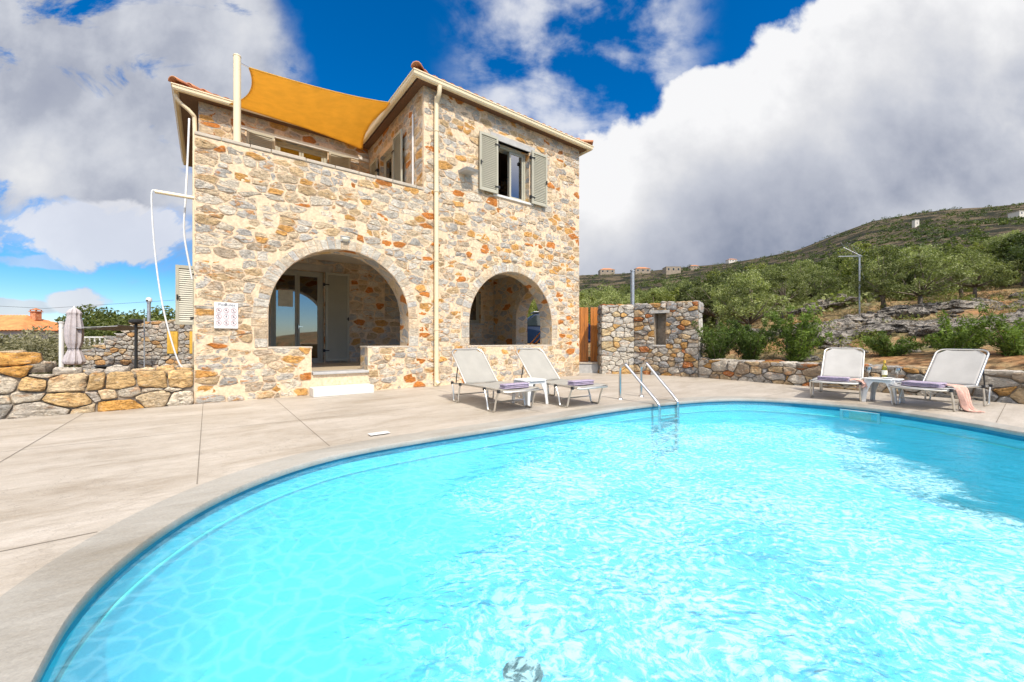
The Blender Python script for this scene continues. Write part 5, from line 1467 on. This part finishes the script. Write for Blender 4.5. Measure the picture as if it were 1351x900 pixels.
for a in (-.33,.33):
    for b in (.12,.78): mb.box(chx+a-.05,chx+a+.05,b-.04,b+.04,rz_+.55,rz_+.72)
mb.build('chimney',M['tile'],oh)
# ------------------------------------------------------------------ ruined stone wall / cottage at left
rY=12.6; 
p0=(gp(108,rY),rY,0); p1=(gp(275,rY),rY,0); WR=p1[0]-p0[0]
def HR(x):
    px=108+(275-108)*x/WR
    y=interp(px,[(108,470),(120,462),(135,455),(150,447),(165,436),(178,427),(190,424),(230,424),(275,426)])
    return H+(450-y)/F*rY
rr=empty('ruined_wall',p0,0,'old stone outbuilding wall with stepped broken edge and yellow shutters behind the garden wall','wall')
wy=[(222,235.5,437.5,466.5),(251.5,266,437.5,466.5)]
hol=[];rcts=[]
for a,b,c,d in wy:
    q=((gp(a,rY)-p0[0]),(gp(b,rY)-p0[0]),H+(450-d)/F*rY,H+(450-c)/F*rY); rcts.append(q); hol.append(hole_rect(*q))
mb=MB(); box_core(mb,WR,HR,.5,z0=-1.2); mb.build('core',M['mortar_d'],rr)
mb=MB(); stone_face(mb,WR,HR,lambda x,z,o:(x,-o,z),rh=(.09,.16),sw=(.14,.34),h=.04,pal=[((.50,.47,.42),14),((.56,.50,.42),10),((.42,.41,.39),8),((.58,.42,.24),6),((.55,.32,.14),3)],seed=61,asp=1.6,z0=-.8,holes=hol)
captops(mb,WR,HR,.5,random.Random(3),PAL_DRY,size=(.2,.4),rag=.02)
mb.build('stonework',M['drystone'],rr,smooth='auto')
for q in rcts:
    mb=MB(); n=3
    for k in range(n):
        w=(q[1]-q[0])/n; mb.bbox(q[0]+w*k+.003,q[0]+w*(k+1)-.003,-.05,-.01,q[2],q[3],.004)
    mb.build('shutter',M['yellow_wood'],rr)
# white railing behind
ra=empty('white_balustrade',(gp(132,17),17,0),0,'white balustrade behind the broken end of the ruined wall','balustrade')
zt_=H+(450-444)/F*17
mb=MB(); mb.box(-1.0,1.1,-.04,.04,zt_-.06,zt_); mb.build('handrail',M['white_paint'],ra)
for k in range(9):
    mb=MB(); mb.tube([(-.9+k*.22,0,-1.4),(-.9+k*.22+.02,0,zt_-.06)],.035,6); mb.build('baluster',M['white_paint'],ra)
# parasol
pY=11.0; px_=gp(98,pY); pz=terrain(px_,pY); ztop=H+(450-405.5)/F*pY
pa=empty('closed_parasol',(px_,pY,pz),0,'closed pale lilac parasol tied near its foot behind the garden wall','parasol')
hh=ztop-pz
def zz(y): return H+(450-y)/F*pY-pz
mb=MB(); mb.tube([(0,0,0),(0,0,hh-.02)],.02,10); mb.build('pole',M['alu'],pa)
mb=MB(); k_=pY/F
prof=[(406,1.2),(409,5),(413,7.5),(416,6.6),(420,7),(430,8.6),(440,9),(452,8.2),(458,6.2),(460.5,5.6),(463,6.4),(470,9),(477,10.8),(480,9.6),(481.5,6)]
def pf(a,b):
    q=b*(len(prof)-1); i=min(int(q),len(prof)-2); f=q-i
    y=prof[i][0]*(1-f)+prof[i+1][0]*f; w=prof[i][1]*(1-f)+prof[i+1][1]*f; t=2*math.pi*a
    rad=w*k_*(1+.17*math.sin(8*t+b*2)+.06*math.sin(19*t+b*5))
    return (rad*math.cos(t)*.92,rad*math.sin(t)*.8,zz(y))
mb.grid(pf,96,56); cn=mb.build('canopy',M['parasol_cloth'],pa,smooth=True)
mb=MB(); mb.tube([(6.1*k_*.95*math.cos(t/10*math.pi),6.1*k_*math.sin(t/10*math.pi),zz(460)) for t in range(20)],.008,6,closed=True); mb.build('tie_strap',M['black'],cn)
mb=MB(); mb.lathe([(.0,zz(403.5)),(.02,zz(404.5)),(.025,zz(406.5))],n=12); mb.build('finial',M['white_plastic'],pa)
mb=MB(); mb.lathe([(0,.06),(.22,.05),(.25,0)],n=20); mb.build('foot',M['concrete'],pa)
# posts at left
def post(name,px,y0,y1,Y,r,mat_,lab,cat='post',cap=True):
    x=gp(px,Y); zg=terrain(x,Y); o=empty(name,(x,Y,zg),0,lab,cat); zt2=H+(450-y0)/F*Y-zg
    mb=MB(); mb.tube([(0,0,-.1),(0,0,zt2)],r,12); mb.build('shaft',mat_,o,smooth='auto')
    if cap: mb=MB(); mb.lathe([(0,zt2+.02),(r*1.2,zt2+.015),(r*1.25,zt2-.02)],n=12); mb.build('cap',mat_,o)
    return o,zt2
post('white_post',81,425,470,12,.055,M['white_plastic'],'thick white post left of the closed parasol')
lp,zt2=post('lamp_post',179.5,428,487,10.5,.035,M['dark_metal'],'dark garden lamp post with flat round head in front of the ruined wall','lamp post',False)
mb=MB(); mb.lathe([(0,zt2+.14),(.10,zt2+.13),(.15,zt2+.10),(.15,zt2+.05),(.06,zt2),(0,zt2)],n=20); mb.build('lamp_head',M['dark_metal'],lp,smooth='auto')
post('thin_post',190.5,421,485,10.8,.016,M['galv'],'thin grey metal rod right of the dark garden lamp')
cp,zt2=post('camera_post',196.5,399,424,13.4,.05,M['galv'],'short grey post carrying a white dome camera above the ruined wall','post')
mb=MB(); mb.lathe([(0,zt2+.17),(.06,zt2+.155),(.085,zt2+.10),(.08,zt2+.03),(.03,zt2+.01)],n=18); mb.build('camera_dome',M['white_plastic'],cp,smooth='auto')
mb=MB(); mb.lathe([(0,zt2+.02),(.045,zt2+.04),(.05,zt2+.075)],(0,-.045,0),n=14); mb.build('lens',M['black'],cp,smooth='auto')
ca=empty('shade_strip',(gp(143,11.4),11.4,0),0,'narrow grey shade cloth stretched from the white post to the lamp post','shade cloth')
mb=MB(); z1=H+(450-434)/F*11.4
mb.grid(lambda a,b:(gp(108+70*a,11.4)-gp(143,11.4),-.5+1.0*b,z1-.06*math.sin(math.pi*a)+.07*a-.03*b+.02),16,4); mb.build('cloth',M['canopy_cloth'],ca,solid=.006)
mb=MB(); 
for s_ in (-.5,.5): mb.tube([(gp(108,11.4)-gp(143,11.4),s_,z1),(gp(178,11.4)-gp(143,11.4),s_,z1+.06)],.012,6)
mb.build('cable',M['galv'],ca)
# small dark bench seen over wall
bn=empty('garden_bench',(gp(147,9.2),9.2,terrain(gp(147,9.2),9.2)),0,'dark slatted bench just visible over the garden wall','bench')
zz1=H+(450-482)/F*9.2-bn.location.z
for k in range(3):
    mb=MB(); mb.box(-.24,.24,-.15+k*.11,-.07+k*.11,zz1-.03,zz1); mb.build('slat',M['dark_metal'],bn)
for a in (-.2,.2):
    mb=MB(); mb.box(a-.02,a+.02,-.15,.15,0,zz1-.03); mb.build('leg',M['dark_metal'],bn)
# ------------------------------------------------------------------ steel post, antenna mast
post('steel_post',834.5,357,400,14.5,.07,M['galv'],'grey galvanised steel post rising behind the tall rubble wall',cap=True)
aY=16.5; ax_=gp(1134,aY); az_=terrain(ax_,aY)
an_=empty('antenna_mast',(ax_,aY,az_),0,'thin metal mast with a television antenna on the rocky slope','antenna')
def az(y): return H+(450-y)/F*aY-az_
mb=MB(); mb.tube([(0,0,-.1),(0,0,az(336))],.03,8); mb.build('mast',M['galv'],an_)
mb=MB(); mb.tube([(gp(1093,aY)-ax_,-.5,az(342)),(.1,0,az(338))],.02,8); mb.build('boom',M['galv'],an_)
mb=MB()
A_=Vector((gp(1118,aY)-ax_,.2,az(325))); B_=Vector((0.02,0,az(337)))
mb.tube([A_,B_],.012,6)
for k in range(9):
    p=A_.lerp(B_,k/8); mb.tube([p+Vector((-.05,-.28,.12)),p+Vector((.05,.28,-.12))],.006,5)
    if k%3==0: mb.tube([p+Vector((-.12,0,.22)),p+Vector((.12,0,-.1))],.006,5)
mb.build('antenna',M['galv'],an_)
mb=MB(); mb.tube([(.02,0,az(345)),(.25,0,az(375)),(.55,.2,az(408))],.004,4); mb.build('stay_wire',M['galv'],an_)
# ------------------------------------------------------------------ car seen through the arch
cY=17.2; cxp=gp(712,cY)
car=empty('parked_car',(cxp,cY,terrain(cxp,cY)),R(4),'dark blue car parked behind the villa, seen through the right arch','car')
prof=[(-2.1,.45),(-2.15,.75),(-2.05,1.05),(-1.3,1.14),(-.95,1.18),(-.35,1.68),(.2,1.76),(1.4,1.72),(1.95,1.3),(2.1,1.1),(2.15,.5)]
def prism(pr,y0,y1,tap=0):
    mb=MB(); n=len(pr); c0=[(x,y0+(tap*max(0,z-1.1)),z) for x,z in pr]; c1=[(x,y1-(tap*max(0,z-1.1)),z) for x,z in pr]
    mb.add(c0+c1,[tuple(range(n)),tuple(range(n,2*n))[::-1]]+[(i,(i+1)%n,n+(i+1)%n,n+i) for i in range(n)]); return mb
prism(prof,-.85,.85,.3).build('body',M['car_paint'],car,bevel=.04)
mb=MB(); mb.add([(-.88,-.845,1.2),(-.30,-.70,1.62),(.25,-.68,1.68),(.25,-.845,1.2)],[(0,1,2,3)]); mb.build('window',M['darkglass'],car,solid=.01)
mb=MB(); mb.add([(.32,-.845,1.2),(.32,-.68,1.68),(1.3,-.69,1.65),(1.6,-.84,1.22)],[(0,1,2,3)]); mb.build('window',M['darkglass'],car,solid=.01)
mb=MB(); mb.box(-.33,1.4,-.6,.6,1.765,1.80); mb.build('roof_panel',M['car_white'],car,bevel=.01)
mb=MB(); mb.box(-.98,-.93,-.72,.72,1.16,1.24); mb.tube([(-.95,-.86,1.2),(-.9,-1.0,1.28)],.05,8); mb.build('mirror',M['car_white'],car)
for sx in (-1.4,1.35):
    for sy in (-.82,.82):
        mb=MB(); mb.tube([(sx,sy-.1,.33),(sx,sy+.1,.33)],.33,20); wq=mb.build('wheel',M['tyre'],car,smooth='auto')
        mb=MB(); mb.tube([(sx,sy-.105,.33),(sx,sy+.105,.33)],.19,14); mb.build('rim',M['alu'],wq)
for sy in (-.6,.6):
    mb=MB(); mb.bbox(-2.16,-2.02,sy-.16,sy+.16,.78,.95,.02); mb.build('headlight',M['glass'],car)
# orange folding frame leaning in the porch, behind the half wall
orr=empty('orange_frame',hw(8.3,1.9,FL),ANG,'orange wooden frame leaning inside the porch behind the right arch','frame')
q0=Vector((gp(693,12.9),12.9,.6)); q1=Vector((gp(712.5,12.9),12.9,H+(450-439)/F*12.9))
inv=Matrix.Rotation(-ANG,3,'Z')
for dx in (0,.16):
    mb=MB(); mb.tube([inv@(q0+Vector((dx-.35,0,-.25))-orr.location),inv@(q1+Vector((dx,0,0))-orr.location)],.022,6); mb.build('bar',M['orange_wood'],orr)
mb=MB(); mb.tube([inv@(q0.lerp(q1,.5)-orr.location),inv@(q0.lerp(q1,.5)+Vector((.16,0,0))-orr.location)],.015,6); mb.build('cross_bar',M['orange_wood'],orr)
# overhead cable at far left
wr=empty('overhead_cable',(-20,30,6),0,'thin overhead cable crossing the sky above the orange roof','cable'); mb=MB()
mb.tube([Vector((gp(-120,30),30,H+(450-398)/F*30))-Vector((-20,30,6)),Vector((gp(60,32),32,H+(450-407)/F*32))-Vector((-20,30,6)),Vector((gp(230,34),34,H+(450-396)/F*34))-Vector((-20,30,6))],.012,5); mb.build('wire',M['black'],wr)
# ------------------------------------------------------------------ world
SUN_AZ=150; SUN_EL=51
w=bpy.data.worlds.new('World'); S.world=w; w.use_nodes=True; nt=w.node_tree; nt.nodes.clear(); t=NT(nt)
out=t.n('ShaderNodeOutputWorld'); bg=t.n('ShaderNodeBackground',i={'Strength':.12}); nt.links.new(bg.outputs[0],out.inputs[0])
sky=t.n('ShaderNodeTexSky',sky_type='NISHITA',sun_disc=False,sun_elevation=R(SUN_EL),sun_rotation=R(SUN_AZ)); sky.air_density=1.0; sky.dust_density=.3; sky.ozone_density=2.5
hsv=t.n('ShaderNodeHueSaturation',i={'Saturation':1.42,'Value':.84}); t.L.new(t.mix(1,sky.outputs[0],(.85,.95,1.12),'MULTIPLY'),hsv.inputs['Color'])
g=t.n('ShaderNodeTexCoord').outputs['Generated']; sp=t.n('ShaderNodeSeparateXYZ'); t.L.new(g,sp.inputs[0])
yy=t.m('MAXIMUM',t.m('ABSOLUTE',sp.outputs[1]),.22); gx=t.m('DIVIDE',sp.outputs[0],yy); gz=t.m('DIVIDE',sp.outputs[2],yy)
cv=t.n('ShaderNodeCombineXYZ'); t.L.new(gx,cv.inputs[0]); t.L.new(gz,cv.inputs[1]); t.L.new(t.m('MULTIPLY',sp.outputs[1],.5),cv.inputs[2]); P2=cv.outputs[0]
nb=t.noise(P2,1.6,9,.54,.1); nm=t.noise(P2,4.0,9,.54,.05); nf=t.noise(t.map(P2,(1,1.7,1),rot=(0,0,.5)),3.0,9,.62,.6)
nb0=t.m('SUBTRACT',nb,.5); nm0=t.m('SUBTRACT',nm,.5); nf0=t.m('SUBTRACT',nf,.5)
# big bank at the right: signed distance below a diagonal
dR=t.m('SUBTRACT',t.m('ADD',.505,t.m('MULTIPLY',t.m('SUBTRACT',gx,.18),.585)),gz)
dR=t.m('ADD',dR,t.m('ADD',t.m('MULTIPLY',nb0,.16),t.m('MULTIPLY',nm0,.34)))
mR=t.m('MULTIPLY',t.sstep(.0,.035,dR),t.sstep(.0,.16,t.m('ADD',gx,t.m('MULTIPLY',nm0,.3))))
# wisps above the roof
bw=t.m('MULTIPLY',t.sstep(-.22,-.02,gx),t.m('SUBTRACT',1.0,t.sstep(.36,.55,gx)))
mW=t.m('MULTIPLY',t.m('MULTIPLY',t.sstep(.43,.68,t.m('ADD',nm,t.m('MULTIPLY',nf0,.5))),.78),bw)
# left bank
dL=t.m('SUBTRACT',-.50,gx); dL=t.m('ADD',dL,t.m('MULTIPLY',nm0,.30))
lowL=t.sstep(.16,.36,t.m('ADD',gz,t.m('MULTIPLY',nf0,.5)))
gapL=t.sstep(.31,.46,t.m('ADD',nf,t.m('MULTIPLY',nb0,.55)))
mL=t.m('MULTIPLY',t.m('MULTIPLY',t.sstep(-.02,.12,dL),lowL),gapL)
# small low cumulus at left, thin streaks
def blob(cx,cz,rx,rz,amp=.9):
    ax=t.m('DIVIDE',t.m('SUBTRACT',gx,cx),rx); az_=t.m('DIVIDE',t.m('SUBTRACT',gz,cz),rz)
    d=t.m('SQRT',t.m('ADD',t.m('MULTIPLY',ax,ax),t.m('MULTIPLY',az_,az_))); d=t.m('ADD',d,t.m('ADD',t.m('MULTIPLY',nm0,1.6),t.m('MULTIPLY',nf0,2.6))); return t.m('MULTIPLY',t.m('SUBTRACT',1.0,t.sstep(.78,1.10,d)),amp)
b1=blob(-1.09,.10,.075,.028); b2=blob(-1.0,.27,.22,.075); b3=blob(-1.13,.20,.12,.02,.5); b4=blob(-.29,.71,.035,.028,.35); b5=blob(-1.25,.085,.12,.02,.8)
mask=mR
for q in (mW,mL,b1,b2,b3,b5): mask=t.m('MAXIMUM',mask,q)
mask=t.m('MULTIPLY',mask,t.sstep(-.02,.02,gz))
# behind the camera: unseen, over-bright cloud added to fill the shaded porch
back=t.sstep(-.1,-.35,sp.outputs[1]) if False else t.n('ShaderNodeMapRange',i={1:.05,2:-.25}); 
if not isinstance(back,bpy.types.NodeSocket):
    t.L.new(sp.outputs[1],back.inputs[0]); back=back.outputs[0]
nbk=t.noise(g,2.2,8,.6,.3); mFill=t.sstep(.40,.52,nbk)
mFill=t.m('MULTIPLY',mFill,t.sstep(.30,.52,sp.outputs[2])); mask=t.m('ADD',t.m('MULTIPLY',mask,t.m('SUBTRACT',1.0,back)),t.m('MULTIPLY',mFill,back))
# cloud colour
shR=t.m('ADD',t.m('MULTIPLY',t.sstep(.0,.55,dR),.62),t.m('MULTIPLY',t.m('SUBTRACT',.5,nb),1.9))
shR=t.m('ADD',shR,t.m('MULTIPLY',t.m('SUBTRACT',.5,nm),1.5)); shR=t.m('ADD',shR,t.m('MULTIPLY',t.m('MAXIMUM',t.m('SUBTRACT',.42,gz),0.0),.8)); shR=t.m('ADD',shR,-.06)
colR=t.ramp(shR,[(0,(5.47,5.47,5.54)),(.22,(4.46,4.50,4.68)),(.5,(3.31,3.46,3.89)),(.8,(2.30,2.48,3.02)),(1,(1.58,1.80,2.38))])
shL=t.m('ADD',.42,t.m('ADD',t.m('MULTIPLY',t.m('SUBTRACT',.5,nb),1.8),t.m('MULTIPLY',t.m('SUBTRACT',.5,nm),1.4)))
colL=t.ramp(shL,[(0,(4.7,4.75,4.9)),(.3,(3.6,3.75,4.15)),(.55,(2.5,2.68,3.2)),(1,(1.8,1.98,2.6))])
side=t.sstep(-.3,.05,gx); ccol=t.mix(side,colL,colR); ccol=t.mix(t.m('MULTIPLY',t.m('MAXIMUM',b1,b2),.75),ccol,(5.2,5.2,5.4))
ccol=t.mix(back,ccol,(17.5,16.2,14.8)); fin=t.mix(mask,hsv.outputs[0],ccol)  # added fill cloud behind the view, brighter than the visible ones
nt.links.new(fin,bg.inputs['Color'])
w.cycles.sampling_method='AUTOMATIC' if hasattr(w.cycles,'sampling_method') else w.cycles.sampling_method
# sun
sd=Vector((math.sin(R(SUN_AZ))*math.cos(R(SUN_EL)),math.cos(R(SUN_AZ))*math.cos(R(SUN_EL)),math.sin(R(SUN_EL))))
L=bpy.data.lights.new('sun','SUN'); L.energy=3.35; L.angle=R(.53); L.color=(1,.93,.82)
lo_=bpy.data.objects.new('sun',L); COL.objects.link(lo_); lo_.rotation_euler=sd.to_track_quat('Z','Y').to_euler(); lo_.location=(5,-10,15)
# camera
cam=bpy.data.cameras.new('camera'); cam.lens=F/1351*36; cam.sensor_width=36; cam.clip_start=.05; cam.clip_end=6000
co_=bpy.data.objects.new('camera',cam); COL.objects.link(co_); co_.location=(0,0,H); co_.rotation_euler=(R(90),0,0); S.camera=co_
S.render.engine='CYCLES'
S.view_settings.view_transform='Standard'; S.view_settings.look='None'; S.view_settings.exposure=.52; S.view_settings.gamma=1
S.cycles.max_bounces=8; S.cycles.transparent_max_bounces=12; S.cycles.caustics_reflective=False
